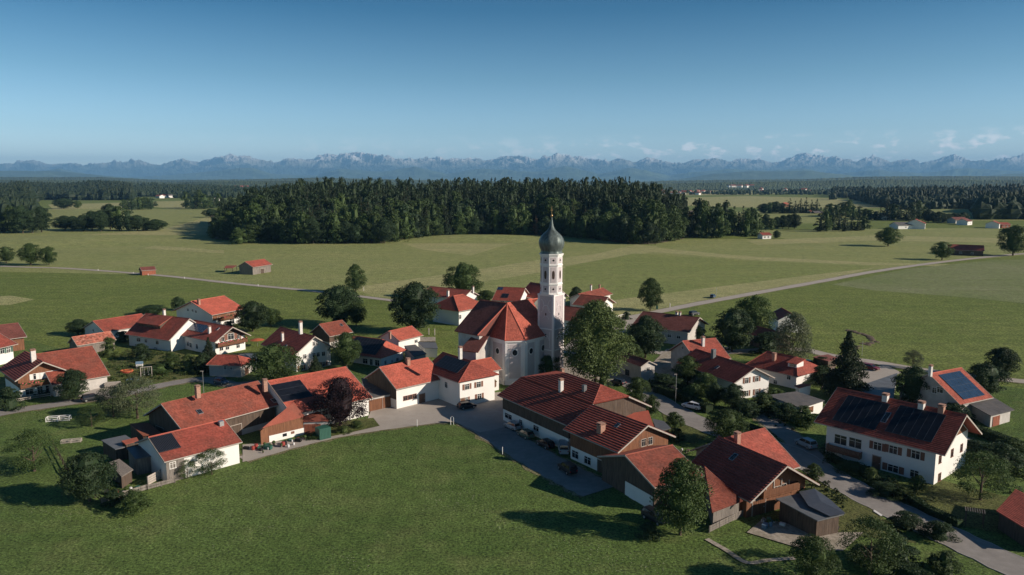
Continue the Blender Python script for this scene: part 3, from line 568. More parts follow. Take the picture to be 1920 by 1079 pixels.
a, b = [Vector((*q, 0)) + c0 for q in I[:2]]; wallbox(o, c0, a.lerp(b, .02), a.lerp(b, .48), .05, 2.6, 'door', 'wood_warm', split=10); wallbox(o, c0, a.lerp(b, .5), a.lerp(b, .97), .05, 2.6, 'door', 'wood_warm', split=10)
h = House(HD["hiphouse"], 'house', 'white house in front of the church with a hipped roof, solar grid and brown shutters', 'house', tile='tile_dark', step=.11, cs=.48, hip=((0, 0), (3.1, 1)), og=.7, oe=.8)
# its sunlit hip carries newer tiles
h.solar('m', [r5(1085, 115), r5(1275, 150), r5(1205, 240), r5(1025, 190)], 8, 2, 'solar'); h.chim('p', *r5(1212, 105), h=1.7, w=.7)
h.win('m', [(*r5(1107, 328), 1.0, 1.3)]); h.win('1', [r5(1262, 342), r5(1350, 325)], 1.1, 1.25, 'shutter_brown'); h.win('1', [(*r5(1255, 440), .9, 1.1), r5(1355, 415)], 1.1, 1.25, 'shutter_brown'); h.door('1', *r5(1225, 440), 1.2, 2.1)
h.balcony('p', 2.0, 5.8, 3.0, 1.2, 'board_brown')
h = House((-8.8, 177.0, 38.5, 9.5, 8.5, 5.2, 7.3), 'house', 'orange roofed cross wing behind the hipped house, close to the apse', 'house wing', tile='tile_orange', og=.5, oe=.6)
# central barns
h = House(HD["bigbarn"], 'barn', 'largest barn, dark striped tiles, two chimneys and a half hipped grey board gable', 'barn', upper='wood_dark', zs=2.6, tile='tile_dark', step=.15, cs=.53, hip=((10.0, .45), (3.2, .42)), og=.7, oe=.9)
h.chim('m', *k3(790, 325), h=2.3, w=.75); h.chim('m', *k3(1052, 325), h=1.3, w=.7, m='sheet_metal', cap=False); h.chim('p', *k3(567, 165), h=2.6, w=.6); h.chim('p', *k3(805, 150), h=1.4, w=.7, m='chimney_brick')
h.win('m', [(*k3(200, 605), 2.6, 1.0), (*k3(340, 672), 1.0, 1.0), (*k3(512, 740), 1.8, 1.0)])
h = House(HD["barn2"], 'barn', 'middle barn with striped red tiles, brick chimney and sunlit timber gable', 'barn', upper='wood_warm', zs=2.4, tile='tile_dark', step=.15, cs=.53, og=.9, oe=1.0)
h.chim('m', *k3(1240, 780), h=1.3, w=1.1, m='chimney_brick'); h.skylight('m', *k3(1425, 712)); h.win('m', [(*q1(715, 770), 1.7, 1.3), (*q1(808, 815), 1.7, 1.3)]); h.win('1', [(*q1(1225, 680), 1.0, 1.2), (*q1(1272, 668), 1.0, 1.2)], sh='board_brown', fr='board_pale'); h.door('m', *q1(905, 900), 1.6, 2.2, 'wood_dark')
h = House(HD["barn3"], 'barn', 'weathered board barn with a plain red roof behind the tall dark tree', 'barn', wall='wood_dark', upper='wood_dark', zs=2.6, tile='tile_old', og=.5, oe=.6)
k = MB(); k.box(-h.wx - .05, -h.wx + .05, -h.wy + .3, h.wy - 6.5, .0, 2.3); k.build('plinth', M['plaster'], h.o); h.win('0', [(*q2(430, 590), 1.2, 1.4), (*q2(530, 650), 1.2, 1.2)])
polyb('roof_wing', 'small orange tiled wing beside the half hipped barn gable', 'outbuilding', [(*q1(1080, 470), 4.6), (*q1(1262, 440), 5.0), (*q1(1305, 560), 3.4), (*q1(1170, 560), 3.4)], 'tile_orange', 'wood_dark', .3, step=.04)
polyb('lean_to', 'grey sheet roof lean-to behind the middle barn', 'shed', [(*q1(1292, 500), 3.0), (*q1(1380, 520), 3.0), (*q1(1432, 572), 2.6), (*q1(1328, 580), 2.6)], 'sheet_metal', 'wood_dark', .3)
h = House(HD["chaletfront"], 'house', 'timber chalet barn with a wide dark striped roof and tools hung in its sunlit gable', 'barn', wall='wood_warm', upper=None, tile='tile_dark', step=.15, cs=.53, og=1.8, oe=1.0)
h.skylight('m', *q2(1082, 335), .9, 1.5); h.win('1', [(*q2(1360, 545), 1.2, 1.1), (*q2(1400, 530), 1.1, 1.2)], fr='board_pale'); h.balcony('1', -3.6, 4.0, 3.0, .8, 'wood_warm', flowers=False); h.door('1', *q2(1240, 680), 2.6, 2.4, 'wood_warm')
for j in range(5): k = MB().box(h.wx + .03, h.wx + .12, -4 + j * 1.6, -3.86 + j * 1.6, 3.0, 5.2 - abs(-3.9 + j * 1.6) * .3); k.build('gable_post', M['board_pale'], h.o)
polyb('lean_to', 'open red tiled lean-to on the left side of the timber chalet barn', 'lean-to', [(*q2(943, 690), 2.6), (*q2(1142, 615), 2.9), (*q2(1065, 545), 4.0), (*q2(890, 490), 4.0)], 'tile_old', 'wood_grey', .4, step=.05)
h = House(HD["crosswing"], 'house', 'orange roofed cross wing with a brick chimney behind the timber chalet barn', 'house wing', tile='tile_new', og=.6, oe=.8, wall='plaster_old')
h.chim('m', *q2(1103, 240), h=1.5, w=.8, m='chimney_brick')
# right side
h = House(HD["bighouse"], 'house', 'large white house with two black solar fields and a brown corner balcony', 'house', tile='tile_dark', step=.075, cs=.4, og=1.8, oe=1.3, upper=None)
h.solar('m', [q3(600, 250), q3(920, 320), q3(800, 500), q3(480, 440)], 6, 1); h.solar('m', [q3(980, 325), q3(1325, 395), q3(1235, 610), q3(890, 515)], 6, 1)
h.skylight('m', *q3(885, 415), .9, 2.6)
for p in ((880, 285), (1150, 345), (1300, 370)): h.chim('m', *q3(*p), h=1.0, w=.9, m='chimney_white' if p[0] != 1300 else 'chimney_brick')
h.win('m', [q3(822, 628), q3(940, 655), q3(1108, 692)], 1.3, 1.35, 'shutter_brown'); h.win('m', [(*q3(938, 795), 1.7, 1.2)], sh='shutter_brown'); h.win('m', [(*q3(1098, 835), 1.3, 1.2)]); h.door('m', *q3(812, 775), 1.4, 2.3)
xb, zb = h.loc('m', *q3(585, 640)); h.win('m', [(*q3(545, 580), 2.2, 1.7), (*q3(655, 605), 2.2, 1.7)]); h.balcony('m', max(-h.wx + .1, xb - 3.2), xb + 3.0, zb - .9, 1.0, 'board_brown', False)
h.win('1', [(*q3(1290, 725), .9, 1.3), q3(1380, 678), q3(1450, 640), (*q3(1285, 860), 1.0, 1.3)], .9, 1.3, fr='shutter_brown')
k = MB(); k.add([(h.wx + .05, -h.wy + .6, h.zt + .1), (h.wx + .05, h.wy - .6, h.zt + .1), (h.wx + .05, 0, h.zr - .2)], [[0, 1, 2]]); k.build('gable_boarding', M['wood_warm'], h.o)
h = House(HD["solarred"], 'house', 'house with a bright framed blue solar field filling its orange roof, beside the right edge', 'house', tile='tile_orange', og=.6, oe=.5, wall='plaster_old')
h.solar('m', [q3(1275, 95), q3(1440, 68), q3(1620, 245), q3(1468, 282)], 6, 4, 'solar_blue'); h.chim('p', *q3(1218, 75), h=1.4, w=.6); h.win('0', [(*q3(1290, 200), 1.4, 1.2), (*q3(1250, 210), 1.0, 1.2)])
o, c0, I, zi = polyb('garage', 'dark flat garage with a brown door attached below the blue solar roof', 'garage', [(*q3(1500, 305), 3.0), (*q3(1672, 400), 2.7), (*q3(1850, 355), 2.7), (*q3(1695, 262), 3.0)], 'felt', 'plaster_old', .5)
a, b = [Vector((*q, 0)) + c0 for q in I[1:3]]; wallbox(o, c0, a.lerp(b, .1), a.lerp(b, .45), .05, 2.1, 'door', 'wood_red', split=4)
polyb('shed', 'grey yard roof in shade between the dark conifer and the round trees on the right', 'shed', [(*q3(700, 170), 2.8), (*q3(705, 240), 2.6), (*q3(940, 270), 2.6), (*q3(970, 90), 2.8)], 'sheet_metal', 'plaster_old', .4)
h = House(HD["whitemid"], 'house', 'long white house with dark tiles and four red shuttered gable windows', 'house', tile='tile_dark', step=.11, cs=.48, og=.9, oe=.9)
h.chim('m', *q4(1190, 605), h=2.2, w=.9, m='sheet_metal', cap=False); h.skylight('m', *q4(1220, 678)); h.win('1', [q4(1440, 775), q4(1515, 762), q4(1438, 872), q4(1515, 860)], 1.0, 1.3, 'shutter_brown'); h.win('m', [(*q4(1205, 820), .8, .9), (*q4(1150, 740), .9, .6)])
h = House(HD["orangehouse"], 'house', 'house with a steep plain orange roof and one slim chimney', 'house', tile='tile_new', og=.6, oe=.8, wall='plaster_old'); h.chim('m', *q4(1112, 515), h=2.2, w=.7, m='chimney_white'); h.win('0', [(*q4(960, 525), .8, .9)])
h = House(HD["darkbarn"], 'barn', 'long dark roofed barn beside the village end of the country road', 'barn', tile='tile_brown', step=.05, wall='plaster_old', og=1.0, oe=.9)
h.door('1', *q4(1105, 400), 2.4, 2.6, 'board_brown'); h.win('m', [(*q4(860, 440), 1.2, .9), (*q4(930, 450), 1.2, .9)]); h.chim('p', *q4(915, 285), h=.9, w=.7); h.chim('p', *q4(940, 286), h=.9, w=.5)
h = House(HD["greyshed"], 'shed', 'narrow pale grey shed with a brown roof in the shade beside the great linden', 'shed', tile='tile_brown', og=.4, oe=.4, wall='plaster_old'); h.win('1', [(*q4(700, 690), 1.0, .9)]); h.win('m', [(*q4(545, 715), 1.6, 1.4)], fr='wood_grey')
h = House(HD["redfar"], 'barn', 'dark timber barn with a rust red roof behind the birch', 'barn', tile='tile_old', wall='wood_dark', og=.7, oe=.9); h.chim('p', *k4(148, 285), h=1.1, w=.4)
h = House(HD["smallwhite"], 'house', 'small white house with a white edged red roof at the field edge behind the birch', 'house', tile='tile_new', og=.3, oe=.3, verge='frame_white')
h = House((69.5, 186.0, -52, 15, 12.5, 3.4, 6.6), 'house', 'low house with a hipped red roof and dormer, right of the red shuttered gable', 'house', tile='tile_new', hip=((2.5, 1), (4.2, 1)), og=.8, oe=.9)
h.chim('m', *k4(385, 625), h=1.6, w=.8, m='chimney_brick')
k = MB().box(3.2, 5.6, -3.6, -.6, 4.2, 6.0); k.build('dormer', M['plaster'], h.roof); k = MB(); k.add([(3.0, -4.1, 5.9), (5.9, -4.1, 5.9), (5.9, -.2, 6.7), (3.0, -.2, 6.7)], [[0, 1, 2, 3]]); rr = roof_obj([[(3.0, -4.1, 5.9), (5.9, -4.1, 5.9), (5.9, -.2, 6.65), (3.0, -.2, 6.65)]], M['tile_new'], h.roof, name='dormer_roof', t=.15)
k = MB().box(3.6, 5.2, -3.7, -3.58, 4.9, 5.6); obj('dormer_window', mesh('dormer_window', k.V, k.F, M['pane'], k.M), h.roof)
h.win('m', [(*k4(395, 905), .9, .9), (*k4(535, 800), .9, 1.0)])
polyb('lean_to', 'low red lean-to with a white end right of the wavy hipped roof', 'lean-to', [(*k4(590, 880), 2.4), (*k4(640, 905), 2.4), (*k4(770, 870), 2.4), (*k4(680, 825), 3.2)], 'tile_old', 'plaster', .3)
o, c0, I, zi = polyb('garage', 'white garage under a wide grey felt roof beside the red shuttered gable', 'garage', [(*q3(-5, 245), 2.9), (*q3(250, 343), 2.7), (*q3(425, 285), 2.7), (*q3(215, 215), 2.9)], 'felt', 'plaster', .25)
a, b = [Vector((*q, 0)) + c0 for q in I[1:3]]; wallbox(o, c0, a.lerp(b, .06), a.lerp(b, .55), .9, 2.2, 'door', 'wood_warm', split=8)
polyb('shed', 'dark shed with a brown roof behind the tall conifer', 'shed', [(*k4(775, 590), 3.0), (*k4(935, 635), 2.6), (*k4(1030, 600), 2.6), (*k4(930, 560), 3.0)], 'tile_brown', 'wood_dark', .2)
# left edge
h = House(HD["leftdark"], 'barn', 'dark roofed barn at the left edge beside the open field', 'barn', tile='tile_brown', wall='wood_warm', og=.6, oe=.8)
h = House(HD["leftwhite"], 'house', 'white house cut by the left edge with a row of green shuttered windows', 'house', tile='tile_new', og=.6, oe=1.2); h.win('m', [(*k6(25, 410), 1.2, 1.4), (*k6(90, 400), 1.2, 1.4), (*k6(140, 390), 1.2, 1.4)], sh='shutter_green')
h = House(HD["leftchalet"], 'house', 'chalet with a carved timber balcony and a white chimney near the left edge', 'house', upper='wood_warm', zs=2.7, tile='tile_dark', step=.15, cs=.532, og=1.6, oe=.9, verge='board_pale')
h.chim('m', *k6(378, 525), h=2.6, w=1.0); h.win('1', [(*k6(410, 695), 1.3, 1.3), (*k6(480, 685), 1.3, 1.3), (*k6(560, 670), 1.2, 1.3), (*k6(612, 660), 1.2, 1.3)], sh='frame_white', fr='frame_white'); h.win('1', [(*k6(330, 870), 1.5, 1.2), (*k6(450, 850), 1.0, 1.5), (*k6(580, 835), 2.4, 1.9), (*k6(710, 810), 1.2, 1.2)]); h.win('m', [(*k6(120, 840), .9, 1.2)]); h.balcony('1', -4.9, 4.4, 2.75, 1.3, 'wood_warm')
h = House(HD["leftred"], 'barn', 'wide plain red roof barn with pale walls joined behind the balcony chalet', 'barn', tile='tile_old', og=.5, oe=.6, wall='plaster_old')
# behind the church
h = House(HD["backhouse"], 'house', 'red roofed house with two chimneys beside the road behind the great linden', 'house', tile='tile_old', og=.8, oe=.8); h.chim('m', 1124, 541, h=1.3, w=.6, m='chimney_brick'); h.chim('p', 1108, 541, h=1.2, w=.6)
h.win('0', [(*q4(175, 185), 1.6, 1.4)]); h.door('m', *q4(415, 235), 2.0, 2.0, 'board_brown')
h = House((31.5, 282, -34, 12, 13, 4.2, 7.2), 'house', 'white gabled house half hidden behind the great linden, joined to the two chimney house', 'house', tile='tile_old', og=1.0, oe=.8); h.win('1', [(1112, 580, 1.2, 1.2)])
h = House(HD["behindA"], 'house', 'long house with bright orange and red roofs right of the tall round tree', 'house', tile='tile_new', og=.8, oe=1.0); h.chim('m', 840, 556, h=2.2, w=.8); h.win('m', [(830, 577, 1.2, 1.4), (845, 580, 1.2, 1.4), (832, 592, 1.3, 1.6), (848, 596, 1.5, 1.8)])
h = House((-19.5, 268, 50, 15, 15, 5.4, 9.6), 'house', 'hipped orange house with a slim white chimney behind the church nave', 'house', tile='tile_orange', hip=((5, 1), (5, 1)), og=.9, oe=.9); h.chim('m', 887, 546, h=1.5, w=.6); h.win('m', [(835, 600, 1, 1.4)])
h = House(HD["behindB"], 'house', 'dark red roofed house with two small solar panels behind the church', 'house', tile='tile_dark', step=.05, og=.8, oe=.8); h.solar('m', [(936, 537), (946, 539), (940, 545), (930, 543)], 2, 1, 'solar_blue'); h.solar('m', [(944, 551), (956, 552), (950, 560), (938, 558)], 2, 1); h.win('m', [(942, 568, 1.4, 1.4), (955, 568, 1.4, 1.4)])
h = House((12.5, 296, -48, 15, 14, 5, 9.8), 'house', 'dark red roof showing just left of the church tower', 'house', tile='tile_dark', step=.05, og=.9, oe=.9)
h = House((24.0, 246, -40, 16, 13, 5, 8.5), 'house', 'red roofed house seen between the church tower and the great linden', 'house', tile='tile_old', og=.8, oe=.8, wall='plaster')
h = House(HD["fieldbarn"], 'barn', 'lone timber field barn with a red roof in the left meadow', 'barn', wall='wood_grey', tile='tile_new', og=.6, oe=.8, upper='wood_grey', zs=3.4)
h.door('m', 492, 511, 3.0, 2.6, 'wood_dark')
polyb('lean_to', 'open red roofed shelter left of the lone field barn', 'shelter', [(420, 503, 2.6), (436, 503, 2.6), (444, 498, 3.2), (424, 498, 3.2)], 'tile_old', 'wood_dark', .2, post=True)
h = House((-200.5, 408, 40, 7.5, 6, 2.6, 4.2), 'hut', 'small rusty hut alone in the left meadow', 'hut', wall='wood_red', tile='tile_brown', og=.3, oe=.3)
o, c0, I, zi = polyb('shed', 'dark machine shed with a warped grey sheet roof in front of the timber chalet barn', 'shed', [(*q2(1350, 600), 3.2), (*q2(1620, 742), 2.9), (*q2(1790, 700), 3.1), (*q2(1575, 545), 3.6)], 'sheet_metal', 'wood_dark', .5, open_side=2)
k = MB(); TP = [PX(*q2(x, y), z) - c0 for x, y, z in ((1500, 560, 3.75), (1600, 545, 3.85), (1700, 610, 3.45), (1800, 705, 3.2), (1700, 720, 3.12), (1560, 655, 3.35))]; k.V += [(p.x, p.y, p.z + .12 + .1 * (i % 2)) for i, p in enumerate(TP)] + [(sum(p.x for p in TP) / 6, sum(p.y for p in TP) / 6, 3.75)]; k.F += [[i, (i + 1) % 6, 6] for i in range(6)]; k.M += [0] * 6; k.build('loose_sheet', M['solar_frame'], o)
o2, c0, I, zi = polyb('hut', 'brown tiled hut roof cut by the right edge at the bottom', 'hut', [(1868, 958, 2.8), (1945, 1005, 2.8), (1990, 960, 3.6), (1905, 912, 4.0)], 'tile_dark', 'wood_dark', .3, step=.05)
# sheds of the lower left farmyard
polyb('shed', 'striped brown board roof shed left of the long barn gable', 'shed', [(*r2(430, 548), 2.8), (*r2(578, 532), 2.8), (*r2(470, 450), 3.6), (*r2(330, 460), 3.6)], 'wood_red', 'wood_dark', .2)
polyb('shed', 'low shed with a flat pale grey roof, leftmost of the farmyard sheds', 'shed', [(*r2(225, 652), 2.4), (*r2(400, 605), 2.4), (*r2(300, 543), 2.7), (*r2(118, 583), 2.7)], 'sheet_metal', 'wood_dark', .2)
polyb('shed', 'dark blue sheet roofed shed in the middle of the farmyard sheds', 'shed', [(*r2(375, 725), 3.0), (*r2(560, 690), 3.0), (*r2(480, 610), 3.6), (*r2(310, 640), 3.6)], 'solar_frame', 'wood_grey', .2)
polyb('hut', 'small garden hut with a weathered board roof and pale edge beside the dark shrub', 'hut', [(*r2(270, 857), 2.2), (*r2(360, 802), 2.2), (*r2(255, 722), 2.8), (*r2(180, 752), 2.8)], 'wood_grey', 'wood_dark', .25)
polyb('shed', 'tiny lean-to with red tiles on the end of the solar shed', 'shed', [(*r2(300, 612), 3.0), (*r2(400, 585), 3.2), (*r2(385, 560), 3.5), (*r2(270, 588), 3.3)], 'tile_old', 'wood_dark', .1)
# ---------------------------------------------------------------- church
a_ = Vector((.67, .742, 0)); b_ = Vector((-.742, .67, 0)); C0 = Vector((-1.2, 187.8, 0))
ch = empty('church', C0, 0, 'baroque village church, pink and white walls, steep red roof', 'church')
def v2(x, y, z): return Vector((x, y, z)) - C0
def ab(a, b, z): return a_ * a + b_ * b + Vector((0, 0, z))
P1, P2, P3, P4 = v2(-5.4, 185.6, 11.5), v2(-1.73, 181.1, 11.5), v2(3.16, 181.7, 11.5), v2(5.33, 184.3, 11.5)
Cp = ab(0, 0, 19.6); Dp = ab(13, 0, 19.6); P5 = P3 + a_ * 9.5; P5.z = 11.5
Rr = ab(0, 9.4, 19.4); E_ = v2(-15.6, 183.4, 12.5); Q_ = v2(-8.4, 182.3, 12.5); Q_ = Rr - a_ * 8.9 + (-b_) * 8.0; Q_.z = 12.5; E_ = Rr - a_ * 8.9; E_.z = 12.5
def quads(*qs): return [list(q) for q in qs]
def off(p, c, s=1.07): q = Vector((c.x + (p.x - c.x) * s, c.y + (p.y - c.y) * s, p.z - .15)); return q
e1, e2, e3 = off(P1, Cp), off(P2, Cp), off(P3, Cp); e5 = P5 - b_ * .45; e5.z = 11.35; e3b = e3.copy()
Rn = [[e1, e2, Cp + Vector((.02, 0, 0)), Cp], [e2, e3, Cp + Vector((.02, 0, 0)), Cp]]
roof_c = roof_obj(Rn, M['tile_orange'], ch, name='apse_roof', cs=.3, step=.03, t=.25)
rc = roof_obj([[e3, e5, ab(9.5, 0, 19.6), Cp], [ab(12, 8.4, 11.4), ab(0, 8.4, 11.4), Cp, ab(12, 0, 19.6)]], M['tile_orange'], ch, name='choir_roof', cs=.3, step=.03, t=.25)
rn = roof_obj([[E_ - a_ * .5 + b_ * .4, Q_ - a_ * .5, Cp, Rr + b_ * .4]], M['tile_brown'], ch, name='nave_roof', cs=.3, step=.03, t=.25)  # front slope: shade from the tower put into the browner tile colour
k = MB(); k.add([Q_ - a_ * .5, e1, Cp], [[0, 1, 2]]); k.build('roof_valley', M['tile_brown'], ch)  # carries on the front slope in its shade-darkened tile
rb = roof_obj([[Cp + a_ * 9 + Vector((0, 0, -7)) - b_ * 0, Rr + a_ * 9 + b_ * .4 + Vector((0, 0, -7)), Rr + b_ * .4 + Vector((0, 0, .02)), Cp + Vector((0, 0, .02))]], M['tile_orange'], ch, name='nave_roof', cs=.3, step=.03, t=.25)  # sunlit back slope of the same nave, lightness put into brighter tiles
k = MB()
for p, q in ((Cp, e1), (Cp, e2), (Cp, e3), (Cp, Rr + b_ * .4), (Cp, ab(9.5, 0, 19.6)), (Cp + Vector((0, 0, -.1)), Q_ - a_ * .5)): k.tube([p + Vector((0, 0, .05)), q + Vector((0, 0, .08))], .14, 6)
k.build('ridge_cap', M['tile_orange'], ch)
k = MB(); poly = [P1, P2, P3, P5, P5 + b_ * 15.5, ab(9.5, 8, 0), Rr + a_ * 8.4, E_ + a_ * .1 + a_ * 0, Q_]
k.prism([(p.x, p.y) for p in (P1, P2, P3, P5, ab(9.3, 7.5, 0), ab(0, 7.5, 0))], -.3, 11.3)
k.build('wall', M['church_plaster'], ch)
k = MB(); g = [Rr + a_ * 8.2, Rr - a_ * 8.4]; k.prism([(p.x, p.y) for p in (Rr - a_ * 8.4 - b_ * .1, Rr - a_ * 8.4 - b_ * 7.6, ab(0, 1.5, 0), ab(8, 1.5, 0), Rr + a_ * 8.2 - b_ * .1)], -.3, 12.2)
k.add([Rr - a_ * 8.4 - b_ * .1 + Vector((0, 0, 12.2 - Rr.z)), Rr + a_ * 8.2 - b_ * .1 + Vector((0, 0, 12.2 - Rr.z)), Rr - b_ * .1 + Vector((0, 0, -.4))], [[0, 1, 2]]); k.build('wall', M['plaster_old'], ch)
def facet(A, B, z0, z1, win=True, panel=True):
    d = (B - A); d.z = 0; L = d.length; d.normalize(); n = Vector((d.y, -d.x, 0)); n = -n if n.dot(A + d * L / 2 - Vector((Cp.x + 2, Cp.y + 2, 0))) < 0 else n
    T = Matrix(((d.x, n.x, 0, A.x), (d.y, n.y, 0, A.y), (0, 0, 1, 0), (0, 0, 0, 1)))
    if panel: MB().box(1.0, L - 1.0, -.05, .05, 1.6, z1 - 1.2, 0, T).build('panel', M['church_panel'], ch)
    kk = MB()
    for x in (0, L - .55): kk.box(x, x + .55, -.1, .16, 0, z1 - .6, 0, T)
    for x in (.85, L - 1.0): kk.box(x, x + .15, -.1, .10, 1.4, z1 - 1.1, 0, T)
    kk.box(0, L, -.1, .22, 0, 1.2, 0, T); kk.box(-.1, L + .1, -.1, .35, z1 - .6, z1 - .1, 0, T); kk.build('pilaster', M['church_plaster'], ch)
    if win:
        T2 = T @ Matrix.Translation((L / 2, 0, z1 - 3.3)) @ Matrix.Rotation(-math.pi / 2, 4, 'X')
        w = MB(); w.lathe([(.85, -.16), (.85, .1), (.66, .1)], 20); w.V = [tuple(T2 @ Matrix.Scale(1.15, 4, (0, 1, 0)) @ Vector((x, y, z))) for x, y, z in w.V]; f = w.build('window', M['church_plaster'], ch)
        w = MB(); w.lathe([(.64, -.12), (.64, .13)], 20); w.V = [tuple(T2 @ Matrix.Scale(1.15, 4, (0, 1, 0)) @ Vector((x, y, z))) for x, y, z in w.V]; w.build('pane', M['pane'], f)
facet(P1, P2, 0, 11.5); facet(P2, P3, 0, 11.5)
for i in range(2): facet(P3 + a_ * (4.7 * i), P3 + a_ * (4.7 * (i + 1)), 0, 11.5)
# sacristy
k = [v - C0 for v in (PX(861, 657, 9.0), PX(896, 661, 9.0), PX(916, 631, 12.0), PX(888, 627, 12.0))]
roof_obj([k], M['tile_brown'], ch, name='sacristy_roof', t=.2, step=.03)
MB().prism([(k[0].x + .6, k[0].y + .6), (k[1].x - .5, k[1].y + .6), (k[2].x - .3, k[2].y), (k[3].x + .3, k[3].y)], -.3, [8.9, 8.9, 11.2, 11.2]).build('sacristy_wall', M['plaster_old'], ch)
# tower: square shaft, octagonal belfry, onion dome
tN = Vector((10.5, 185.5, 0)); TS = 4.75; ta = Vector((.594, .804, 0)); tb = Vector((-.804, .594, 0)); TC = tN + (ta + tb) * TS / 2
rot = math.atan2(ta.y, ta.x); tw = empty('church_tower', TC, rot, 'tall slender church tower with a green onion dome, grey front and sunlit side', 'tower')
h2 = TS / 2
MB().box(-h2, h2, -h2, h2, -.3, 22.0).build('shaft', M['church_panel'], tw)
k = MB()
for sx_ in (-1, 1):
    for sy_ in (-1, 1): k.box(sx_ * h2 - .28, sx_ * h2 + .28, sy_ * h2 - .28, sy_ * h2 + .28, -.3, 21.6) if False else k.box(min(sx_ * h2, sx_ * (h2 - .5)) - (.06 if sx_ < 0 else -0.0), max(sx_ * h2, sx_ * (h2 - .5)) + (.06 if sx_ > 0 else 0), min(sy_ * h2, sy_ * (h2 - .5)) - (.06 if sy_ < 0 else 0), max(sy_ * h2, sy_ * (h2 - .5)) + (.06 if sy_ > 0 else 0), -.3, 21.6)
for z in (7.6, 13.0, 21.6): k.box(-h2 - .13, h2 + .13, -h2 - .13, h2 + .13, z, z + (.28 if z < 20 else .45))
k.box(-h2 - .2, h2 + .2, -h2 - .2, h2 + .2, -.3, 1.2)
k.build('cornice', M['church_plaster'], tw)
# curved stucco ribs and slit windows on the four faces
for f_ in range(4):
    T = Matrix.Rotation(f_ * math.pi / 2, 4, 'Z') @ Matrix.Translation((0, -h2, 0)); k = MB()
    for zc, r in ((18.0, 1.2), (15.6, .9), (10.2, 1.2)):
        for e in (-1, 1): k.tube([T @ Vector((e * (r * math.cos(t) * .9), -.02, zc + (r * math.sin(t)))) for t in [math.pi * j / 10 for j in range(11)]], .07, 5)
    for e in (-1, 1):
        k.tube([T @ Vector((e * (1.5 - .9 * math.sin(t)), -.02, 19.0 + 1.6 * math.cos(t))) for t in [math.pi * j / 8 for j in range(9)]], .07, 5)
        k.tube([T @ Vector((e * 1.25, -.02, 8.3)), T @ Vector((e * 1.25, -.02, 12.4))], .07, 5)
    k.build('stucco_rib', M['church_plaster'], tw)
    k = MB()
    for z in (5.0, 11.0, 16.4): k.box(-.16, .16, -.04, .04, z, z + .8, 0, T)
    k.build('slit_window', M['pane'], tw)
ph = R(22.5) ; AO = 2.62; RO = AO / math.cos(R(22.5))
k = MB(); k.lathe([(RO, 22.0), (RO, 32.2)], 8, 0, (0, 0), ph); k.build('belfry', M['church_plaster'], tw)
k = MB()
for z, t_, o_ in ((22.05, .3, .12), (24.5, .3, .16), (29.3, .3, .16), (31.7, .25, .15), (32.0, .3, .32)): k.lathe([(RO + o_, z), (RO + o_, z + t_)], 8, 0, (0, 0), ph)
k.build('cornice', M['frame_white'], tw)
sidew = 2 * AO * math.tan(R(22.5))
for f_ in range(8):
    T = Matrix.Rotation(f_ * math.pi / 4, 4, 'Z') @ Matrix(((0, 1, 0, 0), (-1, 0, 0, 0), (0, 0, 1, 0), (0, 0, 0, 1))) @ Matrix.Translation((0, AO, 0)); k = MB()
    for z0_, z1_ in ((22.6, 24.2), (25.1, 29.0), (29.9, 31.4)): k.box(-.66, .66, -.02, .05, z0_, z1_, 0, T)
    k.build('panel', M['church_panel'], tw)
    k = MB()
    for z, w_, hh in ((23.4, .26, .26), (27.0, .36, 1.1), (30.7, .26, .26)):
        n = 16; pts = []
        for j in range(n): t = 2 * math.pi * j / n; pts.append((w_ * math.cos(t), z + (hh if w_ < .3 else (hh if math.sin(t) < 0 else hh)) * math.sin(t)))
        V = [T @ Vector((x, -.01, zz)) for x, zz in pts] + [T @ Vector((x, .07, zz)) for x, zz in pts]
        k.add(V, [list(range(n)), list(range(n, 2 * n))[::-1]] + [[j, (j + 1) % n, n + (j + 1) % n, n + j] for j in range(n)])
    fw = k.build('belfry_window', M['pane'], tw)
    k = MB()
    for z in [26.1 + .25 * j for j in range(8)]: k.box(-.34, .34, .06, .10, z, z + .07, 0, T)
    k.build('louvre', M['board_brown'], fw)
prof = [(RO + .15, 32.25), (RO - .1, 32.7), (2.75, 33.1), (3.1, 33.8), (3.3, 34.7), (3.3, 35.3), (3.1, 36.0), (2.65, 36.7), (2.0, 37.35), (1.35, 37.9), (.85, 38.5), (.55, 39.1), (.38, 39.9), (.24, 40.8), (.14, 41.6)]
k = MB(); n = 48
for r, z in prof:
    for j in range(n):
        t = 2 * math.pi * j / n; q = ((t - ph) % (math.pi / 4)) - math.pi / 8; rr = r * (math.cos(R(22.5)) / math.cos(q) * .35 + .65 * (1 - .045 * (1 - abs(q) / (math.pi / 8)))); k.V.append((rr * math.cos(t), rr * math.sin(t), z))
for i in range(len(prof) - 1):
    for j in range(n): k.F.append([i * n + j, i * n + (j + 1) % n, (i + 1) * n + (j + 1) % n, (i + 1) * n + j]); k.M.append(0)
k.build('onion_dome', M['copper_green'], tw, smooth=True)
k = MB(); k.lathe([(.02, 41.3), (.25, 41.45), (.36, 41.75), (.25, 42.05), (.02, 42.2)], 12); k.build('ball', M['gold'], tw, smooth=True)
k = MB(); k.box(-.06, .06, -.06, .06, 42.1, 44.1); k.box(-.5, .5, -.06, .06, 43.1, 43.25); k.build('cross', M['gold'], tw)
